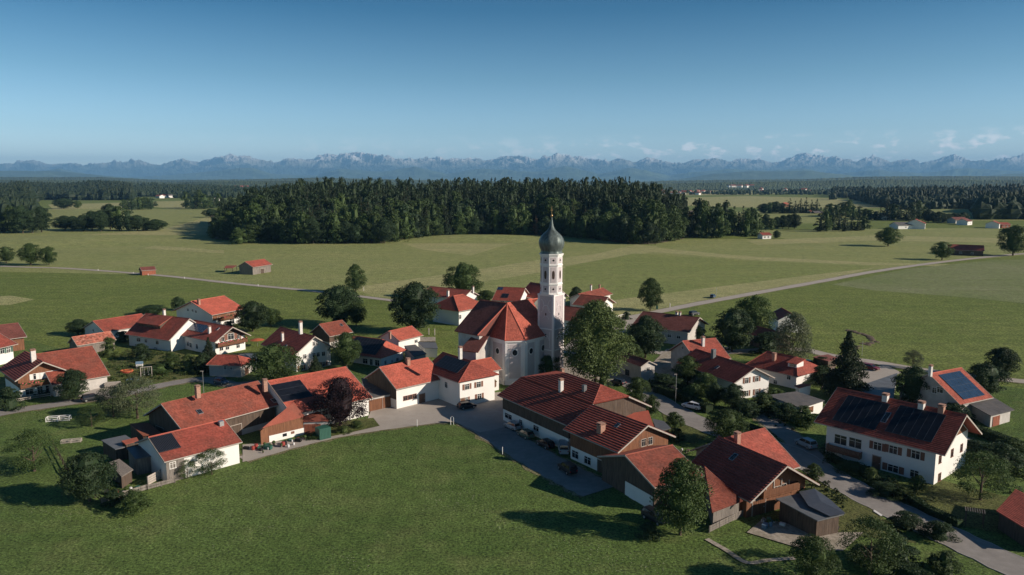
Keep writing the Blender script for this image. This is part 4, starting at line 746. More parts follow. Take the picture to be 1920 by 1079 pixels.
# ---------------------------------------------------------------- ground, meadows, roads
ST = dict(kind='structure')
def sheet(name, pts, z, m, **k):
    me = mesh(name, [(p.x, p.y, z) for p in pts], [list(range(len(pts)))], m)
    if me.polygons[0].normal.z < 0: me.flip_normals()
    return obj(name, me, **(k or ST))
GS = 90000.0
obj('ground', mesh('ground', [(-GS, -2000, 0), (GS, -2000, 0), (GS, GS, 0), (-GS, GS, 0)], [[0, 1, 2, 3]], M['meadow_green']), **ST)
def gp(L, z=0): return [PX(x, y, z) for x, y in L]
# near meadow and village lawns (darker, fine tufts)
zc = [0.004]
def meadow(L, m):
    zc[0] += .004; o = sheet('meadow', gp(L), zc[0], M[m]); return o
meadow([(-900, 506), (290, 519), (450, 536), (600, 550), (745, 567), (900, 590), (1180, 606), (1300, 577), (1400, 560), (1570, 540), (1800, 556), (2300, 590), (3000, 1500), (960, 1900), (-1500, 1500)], 'meadow_green')
meadow([(-900, 600), (60, 640), (250, 690), (400, 700), (600, 690), (850, 690), (1100, 640), (1300, 660), (1500, 690), (1700, 700), (1920, 730), (2300, 760), (3000, 1500), (960, 1900), (-1500, 1500)], 'grass')
meadow([(-300, 392), (400, 392), (405, 455), (0, 445), (-300, 440)], 'meadow_far')
meadow([(-900, 440), (400, 452), (740, 450), (1300, 440), (1420, 432), (2500, 420), (2500, 500), (1920, 479), (1760, 493), (1550, 527), (1300, 574), (1180, 600), (900, 575), (745, 563), (600, 547), (290, 516), (-900, 490)], 'meadow_far')
meadow([(740, 453), (880, 444), (1018, 446), (940, 462), (882, 480), (790, 468)], 'meadow_dry')
meadow([(660, 540), (900, 505), (1015, 487), (1110, 478), (1180, 462), (1230, 462), (1250, 470), (1150, 484), (1080, 500), (900, 530), (760, 560), (700, 556)], 'meadow_dry')
meadow([(1190, 458), (1260, 468), (1400, 481), (1620, 492), (1900, 499), (1900, 502), (1620, 497), (1400, 487), (1250, 475), (1180, 470)], 'meadow_dry')
meadow([(1060, 500), (1190, 476), (1400, 489), (1640, 500), (1550, 522), (1300, 566), (1180, 590), (1060, 560)], 'meadow_mid')
meadow([(1110, 600), (1060, 575), (1290, 545), (1530, 515), (1640, 503), (1560, 522), (1300, 572), (1200, 592)], 'meadow_dry')
meadow([(1560, 534), (1700, 505), (1860, 488), (2300, 480), (2300, 600), (1920, 569), (1800, 557), (1640, 545)], 'meadow_white')
meadow([(-100, 562), (20, 555), (65, 562), (20, 572), (-100, 578)], 'meadow_dry')
meadow([(180, 690), (240, 655), (330, 660), (460, 690), (380, 706), (260, 722), (215, 735)], 'garden_grass')
meadow([(1460, 920), (1540, 900), (1640, 960), (1720, 1020), (1560, 1000)], 'garden_grass')
meadow([(1240, 770), (1300, 780), (1330, 815), (1300, 835), (1250, 810)], 'garden_grass')
meadow([(1660, 935), (1760, 900), (1920, 940), (1920, 1010), (1740, 975)], 'garden_grass')
meadow([(1280, 371), (1400, 368), (1560, 372), (1640, 380), (1720, 388), (1600, 392), (1420, 390), (1280, 386)], 'meadow_dry')
meadow([(1290, 396), (1430, 398), (1560, 404), (1640, 412), (1560, 420), (1400, 418), (1290, 412)], 'meadow_far')
meadow([(1720, 398), (1850, 388), (1900, 396), (1860, 410), (1760, 410)], 'meadow_dry')
meadow([(290, 378), (400, 376), (420, 386), (330, 392), (280, 388)], 'meadow_dry'); meadow([(90, 384), (240, 380), (250, 390), (100, 394)], 'meadow_dry')
meadow([(1240, 358), (1420, 355), (1520, 361), (1400, 366), (1240, 367)], 'meadow_dry')
meadow([(300, 432), (400, 404), (430, 412), (392, 440), (200, 448), (60, 452), (60, 446)], 'meadow_dry')
meadow([(-50, 462), (200, 455), (420, 470), (420, 476), (200, 462), (-50, 470)], 'meadow_dry'); meadow([(1400, 452), (1640, 442), (1900, 448), (1900, 456), (1640, 452), (1420, 460)], 'meadow_dry')
def strip(name, pts, w, m, z, kerb=0, mc='kerb'):
    P = gp(pts); 
    # smooth the line
    Q = []
    for i in range(len(P) - 1):
        p0 = P[max(i - 1, 0)]; p1 = P[i]; p2 = P[i + 1]; p3 = P[min(i + 2, len(P) - 1)]
        for j in range(8):
            t = j / 8; Q.append(0.5 * ((2 * p1) + (p2 - p0) * t + (2 * p0 - 5 * p1 + 4 * p2 - p3) * t * t + (3 * p1 - p0 - 3 * p2 + p3) * t ** 3))
    Q.append(P[-1]); Lf, Rt = [], []
    for i, q in enumerate(Q):
        d = (Q[min(i + 1, len(Q) - 1)] - Q[max(i - 1, 0)]); d.z = 0; d.normalize(); n = Vector((-d.y, d.x, 0)); ww = w * (1 + .05 * math.sin(i * 1.7))
        Lf.append(q + n * ww / 2); Rt.append(q - n * ww / 2)
    n = len(Q)
    if w > 2 and not kerb:      # worn, uneven verge under the paving
        A = [q + (l - q) * (1 + .9 * (.35 + abs(math.sin(i * 1.3) * math.cos(i * .37))) / (w / 2)) for i, (q, l) in enumerate(zip(Q, Lf))]; B = [q + (l - q) * (1 + .9 * (.35 + abs(math.sin(i * 1.9 + 1) * math.cos(i * .53))) / (w / 2)) for i, (q, l) in enumerate(zip(Q, Rt))]
        vm = mesh('verge', [(p.x, p.y, z - .036) for p in A + B], [[i, n + i, n + i + 1, i + 1] for i in range(n - 1)], M['verge']); obj('verge', vm, **ST)
    V = [(p.x, p.y, z) for p in Lf + Rt]; F = [[i, n + i, n + i + 1, i + 1] for i in range(n - 1)]
    me = mesh(name, V, F, M[m]); 
    if me.polygons[0].normal.z < 0: me.flip_normals()
    o = obj(name, me, **ST)
    if kerb:
        for S_, s in ((Lf, 1), (Rt, -1)):
            if kerb == 1 and s == 1: continue
            k = MB()
            for i in range(n - 1): k.bar(Vector((S_[i].x, S_[i].y, .04)), Vector((S_[i + 1].x, S_[i + 1].y, .04)), .16, .14)
            k.build('kerb', M[mc], **ST)
    return Q
strip('road', [(-400, 480), (0, 499.5), (120, 503.5), (290, 516), (450, 533), (600, 547.5), (745, 565)], 4.0, 'asphalt_pale', .078)
strip('road', [(1060, 665), (1090, 640), (1150, 607), (1180, 597), (1230, 586), (1300, 571.5), (1400, 553), (1550, 526), (1640, 509.5), (1760, 492.5), (1880, 479.5), (1960, 474), (2300, 455)], 5.2, 'asphalt_pale', .082)
strip('road', [(1100, 650), (1130, 690), (1190, 722), (1245, 760), (1320, 798), (1400, 825), (1470, 845), (1520, 872), (1590, 912), (1700, 968), (1800, 1015), (1920, 1072), (2100, 1160), (2500, 1400), (3200, 1900)], 6.4, 'asphalt', .086, 2)
strip('road', [(1425, 775), (1455, 800), (1500, 835), (1530, 868)], 4.6, 'asphalt', .090)
strip('road', [(455, 862), (560, 833), (650, 813), (750, 798), (850, 787), (900, 790)], 3.4, 'asphalt_pale', .094)
strip('road', [(840, 770), (900, 795), (970, 838), (1035, 876), (1085, 902), (1125, 922)], 7.6, 'asphalt', .098)
strip('path', [(-300, 835), (0, 776), (130, 756), (240, 738), (310, 722), (380, 712), (440, 722), (500, 716)], 4.2, 'asphalt', .102)
strip('path', [(1220, 660), (1300, 665), (1480, 655), (1560, 668), (1640, 680), (1700, 690), (1770, 700), (1880, 712), (2000, 724)], 4.4, 'asphalt_pale', .106)
strip('path', [(1800, 820), (1860, 850), (1930, 870), (2050, 890)], 2.4, 'asphalt_pale', .110)
strip('path', [(1325, 1012), (1360, 1032), (1400, 1056), (1440, 1052), (1490, 1048)], .8, 'gravel', .114)
sheet('yard', gp([(690, 785), (700, 760), (800, 735), (900, 740), (950, 735), (960, 800), (900, 812), (850, 792), (760, 800), (700, 806)]), .118, M['asphalt_pale'])
sheet('yard', gp([(455, 868), (455, 835), (560, 825), (620, 800), (700, 800), (620, 822), (540, 842)]), .122, M['asphalt_pale'])
sheet('churchyard', gp([(1050, 725), (1055, 670), (1100, 650), (1180, 690), (1150, 725), (1100, 735)]), .126, M['gravel'])
sheet('yard', gp([(1215, 690), (1250, 655), (1300, 660), (1290, 700), (1250, 712)]), .130, M['gravel'])
sheet('yard', gp([(1120, 615), (1165, 598), (1200, 600), (1170, 625), (1130, 628)]), .134, M['asphalt_pale'])
sheet('yard', gp([(1400, 1000), (1430, 975), (1560, 1000), (1620, 1000), (1580, 1035), (1500, 1030)]), .138, M['gravel'])
sheet('yard', gp([(140, 745), (200, 722), (225, 728), (200, 750)]), .142, M['asphalt_pale'])
sheet('yard', gp([(1560, 690), (1600, 700), (1660, 685), (1690, 700), (1600, 740), (1540, 730)]), .146, M['asphalt_pale'])
sheet('yard', gp([(620, 800), (650, 790), (700, 785), (712, 800), (660, 812), (610, 822)]), .150, M['garden_grass'])
for P_ in ([(1380, 892), (1400, 893)],):
    pass
# worn white lane mark on the main road
sheet('road_marking', gp([(1640, 958), (1655, 968), (1652, 970), (1637, 960)]), .156, M['frame_white'])
# grassy mound at the wood's right end
def mound(name, px, py, rx, ry, hh, m, n=24):
    c = PX(px, py); k = MB()
    for i in range(n + 1):
        for j in range(n + 1):
            u, v = i / n * 2 - 1, j / n * 2 - 1; r = min(1, math.hypot(u, v)); k.V.append((c.x + u * rx, c.y + v * ry, .1 + hh * (math.cos(math.pi * r) + 1) / 2 * (1 + .15 * math.sin(3 * u + v))))
    k.F = [[i * (n + 1) + j, (i + 1) * (n + 1) + j, (i + 1) * (n + 1) + j + 1, i * (n + 1) + j + 1] for i in range(n) for j in range(n)]; k.M = [0] * len(k.F)
    return k.build(name, M[m], smooth=True, **ST)
mound('hill', 1345, 440, 45, 60, 7, 'meadow_green')
mound('hill', 60, 455, 120, 90, 3.0, 'meadow_far'); mound('hill', 870, 447, 130, 60, 2.2, 'meadow_far')
mound('hill', 1800, 400, 140, 160, 6, 'meadow_far'); mound('hill', 1560, 405, 220, 150, 3, 'meadow_far')
# ---------------------------------------------------------------- trees
def lump_mesh(name, seed, kind, leaves, leafs, m, nl=6000, core=.42):
    g = np.random.default_rng(seed)
    prof = dict(round=lambda t: math.sqrt(max(0, 1 - (2 * t - 1) ** 2)) ** .9, oval=lambda t: math.sqrt(max(0, 1 - (2 * t - 1) ** 2)) * (1.12 - .4 * t), cone=lambda t: (1 - t) ** .85 * (.35 + .65 * min(1, t * 8)) * 1.25, bush=lambda t: math.sqrt(max(0, 1 - t * t)) * (1), col=lambda t: min(1, 3 * t + .35) * (1 - t ** 3.2) ** .5 * .95)[kind]
    z0 = dict(round=.10, oval=.10, cone=.04, bush=0.0, col=.0)[kind]
    pts, nor = [], []
    nc = leaves
    for c in range(nc):
        t = g.random(); t = t ** (1.12 if kind == 'cone' else .9); a = g.random() * 2 * math.pi; r = prof(t) * .5
        cr = g.uniform(.09, .17) if kind != 'cone' else .05 + .10 * (1 - t)
        rc = max(0, r - cr * g.uniform(.45, 1.0)) * (g.uniform(.7, 1.0) ** .5) if kind != 'cone' else max(0, r - cr * .7) * g.uniform(.55, 1.1)
        cz = z0 + t * (1 - z0); 
        if kind == 'cone': cz -= rc * .12
        cx, cy = rc * math.cos(a), rc * math.sin(a); k = int(nl / nc * (cr / .13) ** 2 * (1.0 if kind != 'cone' else 1.8))
        d = g.normal(size=(k, 3)); d /= np.linalg.norm(d, axis=1)[:, None]; d[:, 2] = np.where(d[:, 2] < -.3, -d[:, 2], d[:, 2])
        rad = cr * g.uniform(.72, 1.08, k)[:, None]; sq = np.array([1, 1, .75 if kind != 'cone' else .45])
        pts.append(np.array([cx, cy, cz]) + d * rad * sq); nor.append(d)
    P = np.concatenate(pts); N = np.concatenate(nor); n = len(P)
    N = N + g.normal(size=(n, 3)) * .55; N /= np.linalg.norm(N, axis=1)[:, None]
    A = np.cross(N, g.normal(size=(n, 3))); A /= np.linalg.norm(A, axis=1)[:, None]; B = np.cross(N, A)
    s = leafs * g.uniform(.6, 1.3, n)[:, None]
    V = np.concatenate([P - A * s, P - B * s * .7, P + A * s, P + B * s * .7], axis=1).reshape(-1, 3)
    mxy = np.percentile(np.hypot(V[:, 0], V[:, 1]), 97.5 if kind == 'cone' else 90); zt_ = V[:, 2].max(); V[:, :2] *= .5 / mxy; V[:, 2] *= 1.0 / zt_
    # dark heart of the crown, lumpy
    if core < .3:
        me = bpy.data.meshes.new(name); me.from_pydata(V.tolist(), [], [tuple(range(4 * i, 4 * i + 4)) for i in range(n)]); me.materials.append(M[m]); me.update(); return me
    bV, bF = [], []; rn, zn = 12, 9; b0 = len(V)
    for i in range(zn + 1):
        t = i / zn
        for j in range(rn): a = 2 * math.pi * j / rn; r = prof(min(.98, max(.02, t))) * .5 * (core if kind != 'cone' else core * .75 * (1 - t)) * g.uniform(.75, 1.1); bV.append((r * math.cos(a), r * math.sin(a), z0 + .05 + t * (1 - z0) * .88))
    for i in range(zn):
        for j in range(rn): bF.append((b0 + i * rn + j, b0 + i * rn + (j + 1) % rn, b0 + (i + 1) * rn + (j + 1) % rn, b0 + (i + 1) * rn + j))
    V = np.concatenate([V, np.array(bV)]); me = bpy.data.meshes.new(name)
    F = [tuple(range(4 * i, 4 * i + 4)) for i in range(n)] + bF
    me.from_pydata(V.tolist(), [], F); me.materials.append(M[m]); me.update(); return me
def trunk_mesh(name, seed, zt=.6, r=.022):
    random.seed(seed); k = MB(); k.tube([(0, 0, -.02), (.005, 0, zt * .4), (-.005, .005, zt)], [r * 1.5, r, r * .5], 8)
    for j in range(6):
        a = random.random() * 6.28; z = zt * random.uniform(.35, .8); k.tube([(0, 0, z), (.12 * math.cos(a), .12 * math.sin(a), z + .1), (.24 * math.cos(a), .24 * math.sin(a), z + .22)], [r * .55, r * .35, r * .12], 5)
    return mesh(name, k.V, k.F, M['bark'])
CR = {}
def crown_set(key, kind, m, nclu, leaf, nl, n=3, seed=0, core=.5):
    CR[key] = [lump_mesh('crown_' + key, seed + 31 * i, kind, nclu, leaf, m, nl, core) for i in range(n)]
crown_set('broad', 'round', 'leaf', 85, .0145, 11000, 3, 1)
crown_set('darkbroad', 'round', 'leaf_dark', 85, .0155, 11500, 3, 5, .6)
crown_set('oval', 'oval', 'leaf', 100, .014, 12000, 2, 9)
crown_set('linden', 'oval', 'leaf_light', 150, .0115, 24000, 1, 12, .66)
crown_set('fir', 'cone', 'needle', 300, .017, 15000, 2, 14, .8)
crown_set('loose', 'round', 'leaf_grey', 80, .013, 8500, 2, 17, .12)
crown_set('apple', 'round', 'leaf', 70, .0125, 8000, 2, 19, .2)
crown_set('purple', 'round', 'leaf_purple', 70, .013, 8000, 1, 21)
crown_set('birch', 'oval', 'leaf_grey', 110, .0125, 14000, 1, 23, .25)
crown_set('bush', 'bush', 'leaf', 44, .022, 4200, 2, 27)
crown_set('darkbush', 'bush', 'leaf_dark', 44, .022, 4200, 2, 29)
crown_set('lightbush', 'bush', 'leaf_light', 44, .022, 4200, 2, 33)
TK = [trunk_mesh('trunk', s) for s in (1, 2)]; TKf = trunk_mesh('trunk', 3, .9, .012); TKt = trunk_mesh('trunk', 4, .5, .015)
tcount = [0]
def tree_at(p, w, h, kind, label, cat='tree', group=None, name=None, vi=None):
    i = tcount[0]; tcount[0] += 1
    bush = 'bush' in kind
    nm = name or ('shrub' if bush else 'fir_tree' if kind in ('fir', 'spruce') else 'tree')
    rz = (i * 2.399) % 6.283
    o = empty(nm, (p.x, p.y, p.z - .05), rz, label, cat, group)
    ms = CR[kind]; c = obj('crown', ms[(i if vi is None else vi) % len(ms)], o); c.scale = (w, w, h)
    if not bush:
        t = obj('trunk', TKf if kind in ('fir', 'spruce') else TK[i % 2], o); t.scale = (w if kind != 'fir' else h, w if kind != 'fir' else h, h)
    return o
def tree(x, yb, wpx, hpx, kind, label, cat='tree', **k):
    p = PX(x, yb); s = mpp(p); return tree_at(p, wpx * s, hpx * s * 1.02, kind, label, cat, **k)
T_ = [
(637, 612, 82, 78, 'darkbroad', 'broad dark round tree in the meadow, left of the tallest round tree'),
(668, 612, 36, 50, 'broad', 'small tree tucked against the right side of the broad dark round tree'),
(667, 549, 35, 54, 'oval', 'small round headed tree on a thin trunk beside the field road'),
(778, 624, 86, 96, 'darkbroad', 'tallest round dark tree behind the small orange outbuildings, left of the church'),
(868, 560, 70, 68, 'broad', 'round tree behind the orange hipped roof, against the meadow'),
(912, 570, 36, 26, 'broad', 'low tree between the orange hipped roof and the dark red roof behind the church'),
(1116, 722, 116, 160, 'linden', 'great bright linden standing right of the church tower'),
(1210, 672, 66, 82, 'darkbroad', 'dark tree just right of the great linden'),
(1180, 690, 46, 50, 'broad', 'tree in the shade between the linden and the narrow grey shed'),
(1219, 583, 42, 62, 'oval', 'round lollipop tree beside the country road where it enters the village'),
(1080, 575, 24, 38, 'darkbroad', 'small dark tree between tower and the two chimney house'),
(1372, 660, 70, 84, 'darkbroad', 'left one of the pair of tall dark trees right of the long dark barn'),
(1412, 640, 66, 88, 'broad', 'right one of the pair of tall dark trees right of the long dark barn'),
(1484, 690, 66, 106, 'birch', 'feathery grey green birch beside the rust red roofed barn'),
(1585, 745, 84, 126, 'fir', 'dark pointed conifer behind the large white house'),
(1712, 762, 66, 78, 'darkbroad', 'dark round tree behind the ridge of the large white house'),
(1711, 692, 34, 36, 'loose', 'thin small tree standing in the meadow above the yard roof'),
(1848, 742, 68, 62, 'darkbroad', 'dark tree right behind the blue solar roof'),
(1877, 708, 56, 58, 'darkbroad', 'dark round tree on a stem at the field edge, far right'),
(638, 802, 100, 98, 'purple', 'dark purple leaved tree in front of the solar barn'),
(650, 692, 54, 70, 'broad', 'full tree between the white gabled house and the hipped solar house'),
(592, 697, 26, 32, 'fir', 'small pointed conifer in front of the white gable'),
(514, 720, 92, 76, 'broad', 'wide bushy tree in front of the dark roofed white house'),
(393, 688, 32, 56, 'fir', 'slim conifer below the flower balcony'),
(474, 622, 56, 58, 'darkbroad', 'dark tree right of the farthest orange roofed house'),
(508, 612, 40, 34, 'broad', 'small tree right of the dark tree beside the orange roofed house'),
(334, 582, 22, 26, 'darkbroad', 'small dark tree poking up left of the farthest orange roofed house'),
(284, 590, 50, 18, 'darkbroad', 'low dark tree row behind the dormer house roof'),
(147, 628, 38, 30, 'darkbroad', 'dark shrubby tree at the end of the long low red shed'),
(137, 752, 52, 62, 'darkbroad', 'dense dark tree at the right corner of the balcony chalet'),
(258, 785, 78, 82, 'loose', 'airy grey green tree by the lane above the long barn'),
(213, 782, 62, 60, 'loose', 'thin loose tree left of the airy lane tree'),
(172, 800, 44, 42, 'apple', 'small orchard tree right of the white bench frame'),
(65, 884, 84, 82, 'apple', 'orchard apple tree alone in the lower left meadow'),
(168, 940, 88, 96, 'darkbroad', 'wide dark tree in front of the garden hut and fence, lower left'),
(397, 890, 52, 50, 'apple', 'young leafy tree against the white wall of the solar shed'),
(352, 898, 32, 38, 'apple', 'slim young tree at the grey boarded corner of the solar shed'),
(1275, 1004, 96, 150, 'oval', 'tall dark tree in front of the weathered board barn'),
(1361, 832, 74, 66, 'broad', 'bushy tree beside the main road above the cross wing chimney'),
(1195, 756, 44, 50, 'broad', 'round bright tree behind the half hipped barn gable'),
(1221, 780, 28, 42, 'broad', 'slim tree at the road bend right of the half hipped gable'),
(1289, 722, 52, 56, 'broad', 'tree in front of the long white house wall, by the lane'),
(1322, 745, 40, 48, 'broad', 'tree second along the hedge in front of the long white house'),
(1374, 768, 44, 50, 'darkbroad', 'dark tree below the red shuttered gable'),
(1340, 760, 34, 44, 'darkbroad', 'small dark tree between the hedge trees of the long white house'),
(1030, 712, 40, 48, 'broad', 'small tree at the foot of the church tower'),
(1838, 938, 92, 94, 'apple', 'spreading tree on the lawn in front of the large white house'),
(1630, 1078, 100, 114, 'apple', 'garden tree on a pale stem at the bottom edge beside the road'),
(1524, 1100, 84, 100, 'broad', 'dense tree cut by the bottom edge below the machine shed'),
(1766, 488, 36, 35, 'broad', 'small round tree beside the country road and the low field barn'),
(1665, 462, 44, 36, 'broad', 'round single tree in the right hand meadow'),
(1899, 480, 52, 58, 'broad', 'broad tree beside the country road at the right edge'),
(12, 494, 30, 32, 'broad', 'roadside tree, leftmost of three, cut by the left edge'),
(58, 498, 40, 42, 'broad', 'roadside tree, middle and largest of three beside the field road'),
(92, 498, 28, 36, 'broad', 'roadside tree, right one of three beside the field road'),
(1456, 448, 14, 16, 'darkbroad', 'small dark tree beside the tiny red roofed hut on the mound'),
(395, 408, 28, 16, 'darkbroad', 'small round tree at the left foot of the long wood'),
(120, 392, 34, 20, 'darkbroad', 'dark twin tree in the far left meadow'),
(146, 392, 14, 16, 'broad', 'tiny round tree right of the far dark twin tree'),
(1130, 730, 34, 34, 'lightbush', 'bright low shrub under the great linden')]
for q in T_: tree(*q[:6], cat='shrub' if 'bush' in q[4] else 'tree')
# shrubs and garden bushes
B_ = [(20, 770, 46, 46, 'darkbush', 'dark bush at the left edge in front of the balcony chalet'), (206, 668, 34, 36, 'lightbush', 'yellow green bush beside the mottled tile shed'), (265, 676, 40, 32, 'darkbush', 'dark bush in front of the dormer house wall'), (230, 642, 30, 22, 'darkbush', 'dark bush between the low red shed and the dormer house'),
(320, 690, 36, 30, 'bush', 'garden bush left of the yellow green bush by the lane'), (355, 698, 36, 34, 'lightbush', 'yellow green bush in the garden left of the slim conifer'), (380, 700, 36, 40, 'darkbush', 'dark bush behind the lane below the balcony house'), (300, 700, 50, 16, 'bush', 'low bed of shrubs in the middle of the playground garden'),
(430, 620, 30, 18, 'bush', 'low bush in front of the farthest orange roofed house'), (448, 700, 22, 26, 'bush', 'bush against the hipped garage wall'), (60, 741, 60, 12, 'bush', 'low hedge plants in front of the balcony chalet'), (250, 960, 60, 44, 'bush', 'flowering bush behind the front left fence'),
(215, 948, 40, 32, 'darkbush', 'dark bush at the corner of the front left fence'), (645, 812, 30, 14, 'lightbush', 'low plants under the purple tree'), (668, 802, 24, 14, 'bush', 'small shrub right of the purple tree stem'), (590, 822, 34, 12, 'bush', 'low plants beside the green container'),
(1265, 800, 36, 28, 'bush', 'bush beside the main road left of the bushy roadside tree'), (1268, 828, 30, 26, 'darkbush', 'dark bush below the roadside bush, near the middle barn gable'), (1250, 730, 70, 28, 'darkbush', 'dark hedge bush along the shaded lane'), (1300, 752, 44, 34, 'bush', 'hedge bush left of the white car'),
(1400, 780, 50, 30, 'darkbush', 'dark garden bush below the garage of the white gabled house'), (1430, 770, 60, 34, 'bush', 'bush in front of the white garage'), (1470, 785, 60, 30, 'darkbush', 'dark bush at the corner of the white garage'), (1510, 800, 50, 40, 'bush', 'bush at the left end of the large white house'),
(1560, 850, 40, 22, 'darkbush', 'dark bush under the corner balcony'), (1633, 905, 30, 30, 'lightbush', 'yellow green clipped bush before the door of the large white house'), (1600, 885, 60, 18, 'bush', 'low bed along the large white house'), (1690, 935, 50, 26, 'lightbush', 'yellow bush at the corner of the lawn below the large white house'),
(1720, 918, 30, 28, 'bush', 'bush at the right corner wall of the large white house'), (1660, 930, 60, 26, 'darkbush', 'dark bush between the yellow bushes and the road'), (1870, 880, 90, 50, 'darkbush', 'large dark bush mass behind the spreading lawn tree'), (1830, 860, 70, 34, 'darkbush', 'dark bush right of the white gable'),
(1900, 860, 70, 40, 'bush', 'bush at the right edge above the lawn tree'), (1700, 990, 60, 30, 'darkbush', 'dark roadside bush opposite the lane mark'), (1760, 1010, 60, 34, 'darkbush', 'dark bush beside the rose arch'), (1770, 1075, 60, 44, 'bush', 'bright topped bush at the bottom edge right of the road shade'),
(1680, 1060, 80, 60, 'darkbush', 'dark bush mass at the bottom beside the garden tree'), (1525, 895, 34, 28, 'bush', 'bush at the right eave of the orange cross wing'), (1215, 1010, 40, 30, 'darkbush', 'dark bush at the foot of the tall dark tree'), (1450, 745, 40, 20, 'bush', 'bush at the wall of the red shuttered house'),
(1500, 720, 50, 26, 'darkbush', 'dark bush below the turquoise pickup'), (1540, 720, 50, 34, 'darkbush', 'dark bush left of the pointed conifer'), (1175, 600, 18, 16, 'darkbush', 'small dark bush beside the two chimney house'), (1160, 612, 20, 14, 'bush', 'small bush by the white fence next to the two chimney house'),
(1240, 640, 34, 24, 'darkbush', 'dark bush left of the steep orange roof'), (1090, 738, 40, 16, 'bush', 'low bush behind the chimneys of the largest barn'), (470, 455, 64, 34, 'bush', 'grey green thicket in front of the left end of the long wood'), (500, 454, 36, 26, 'darkbush', 'dark thicket right of the grey green thicket'), (448, 458, 30, 32, 'bush', 'left lump of the thicket before the wood'),
(1510, 945, 54, 30, 'darkbush', 'clipped hedge end between the machine shed and the road'), (1540, 690, 40, 22, 'darkbush', 'dark bush behind the brown shed'), (1790, 790, 60, 34, 'darkbush', 'dark bush between the large white house and the garage below the blue solar roof'), (1310, 640, 30, 30, 'darkbush', 'dark bush under the two tall dark trees'),
(1440, 662, 70, 40, 'darkbush', 'dark bushes in front of the rust red roofed barn'), (1360, 700, 40, 20, 'darkbush', 'dark bush beside the steep orange roof')]
for q in B_: tree(*q[:6], cat='shrub')
# the round ring of earth heaps in the right meadow
k = MB(); RP = gp([(1591, 621), (1598, 622), (1605, 624), (1613, 626), (1620, 628), (1627, 631), (1633, 635), (1638, 641), (1631, 644), (1622, 646), (1612, 648), (1602, 652)])
for j in range(44):
    q = RP[j % 12].lerp(RP[min(11, j % 12 + 1)], random.random()); s_ = random.uniform(.5, 1.1); k.lathe([(s_ * 1.2, 0), (s_ * .9, s_ * .2), (s_ * .3, s_ * .3), (.01, s_ * .32)], 7, 0, (q.x + random.gauss(0, .4), q.y + random.gauss(0, .8)), j)
k.build('earth_bank', M['soil'], label='broken ring of dark earth heaps in the green meadow', category='earth bank')
# low garden growth nobody could count: flower beds, weeds along walls and lanes
def growth(polys, dens, m, label, hmax=.8, seed=1):
    g = np.random.default_rng(seed); V = []; F = []
    for P in polys:
        Q = [(p.x, p.y) for p in gp(P)]; xs = [q[0] for q in Q]; ys = [q[1] for q in Q]; A = (max(xs) - min(xs)) * (max(ys) - min(ys)); N = int(A * dens)
        for _ in range(N):
            x, y = g.uniform(min(xs), max(xs)), g.uniform(min(ys), max(ys)); ins = False; j = len(Q) - 1
            for i in range(len(Q)):
                if (Q[i][1] > y) != (Q[j][1] > y) and x < (Q[j][0] - Q[i][0]) * (y - Q[i][1]) / (Q[j][1] - Q[i][1] + 1e-9) + Q[i][0]: ins = not ins
                j = i
            if not ins or math.sin(x * .9 + math.sin(y * .7) * 2) * math.sin(y * .8 + x * .2) < -.15: continue
            h_ = hmax * g.uniform(.25, 1.0); r = h_ * g.uniform(.5, .9)
            for _ in range(26):
                d = g.normal(size=3); d /= np.linalg.norm(d); c = Vector((x + d[0] * r, y + d[1] * r, .16 + abs(d[2]) * h_)); q = Vector(g.normal(size=3)).normalized(); a = q.orthogonal().normalized() * .12; b = q.cross(a); i = len(V); V += [c - a, c - b, c + a, c + b]; F.append([i, i + 1, i + 2, i + 3])
    obj('garden_plants', mesh('garden_plants', V, F, M[m]), None, kind='stuff', label=label, category='plants')
growth([[(190, 690), (250, 650), (330, 662), (400, 700), (330, 712), (270, 722), (215, 735)], [(140, 905), (190, 870), (250, 905), (240, 930), (195, 945)], [(1380, 740), (1450, 760), (1500, 790), (1520, 815), (1440, 800), (1390, 775)]], .55, 'leaf', 'low mixed garden growth in the village gardens', .7, 3)
growth([[(1545, 870), (1640, 905), (1740, 945), (1760, 935), (1650, 890), (1560, 850)], [(1820, 850), (1920, 870), (1920, 930), (1850, 920)], [(1640, 1020), (1760, 1060), (1760, 1100), (1640, 1079)], [(1230, 722), (1290, 742), (1370, 770), (1400, 790), (1330, 775), (1250, 745)], [(1500, 880), (1560, 905), (1600, 960), (1530, 940)], [(1600, 740), (1680, 760), (1800, 790), (1790, 800), (1650, 765)]], .8, 'leaf_dark', 'dark undergrowth around the houses on the right', .8, 4)
growth([[(395, 452), (560, 458), (720, 458), (900, 442), (1045, 445), (1180, 460), (1225, 461), (1300, 446), (1300, 442), (1225, 456), (1045, 441), (900, 438), (720, 454), (560, 454), (400, 446)]], .10, 'leaf', 'ragged shrubby margin along the foot of the long wood', 2.2, 5)
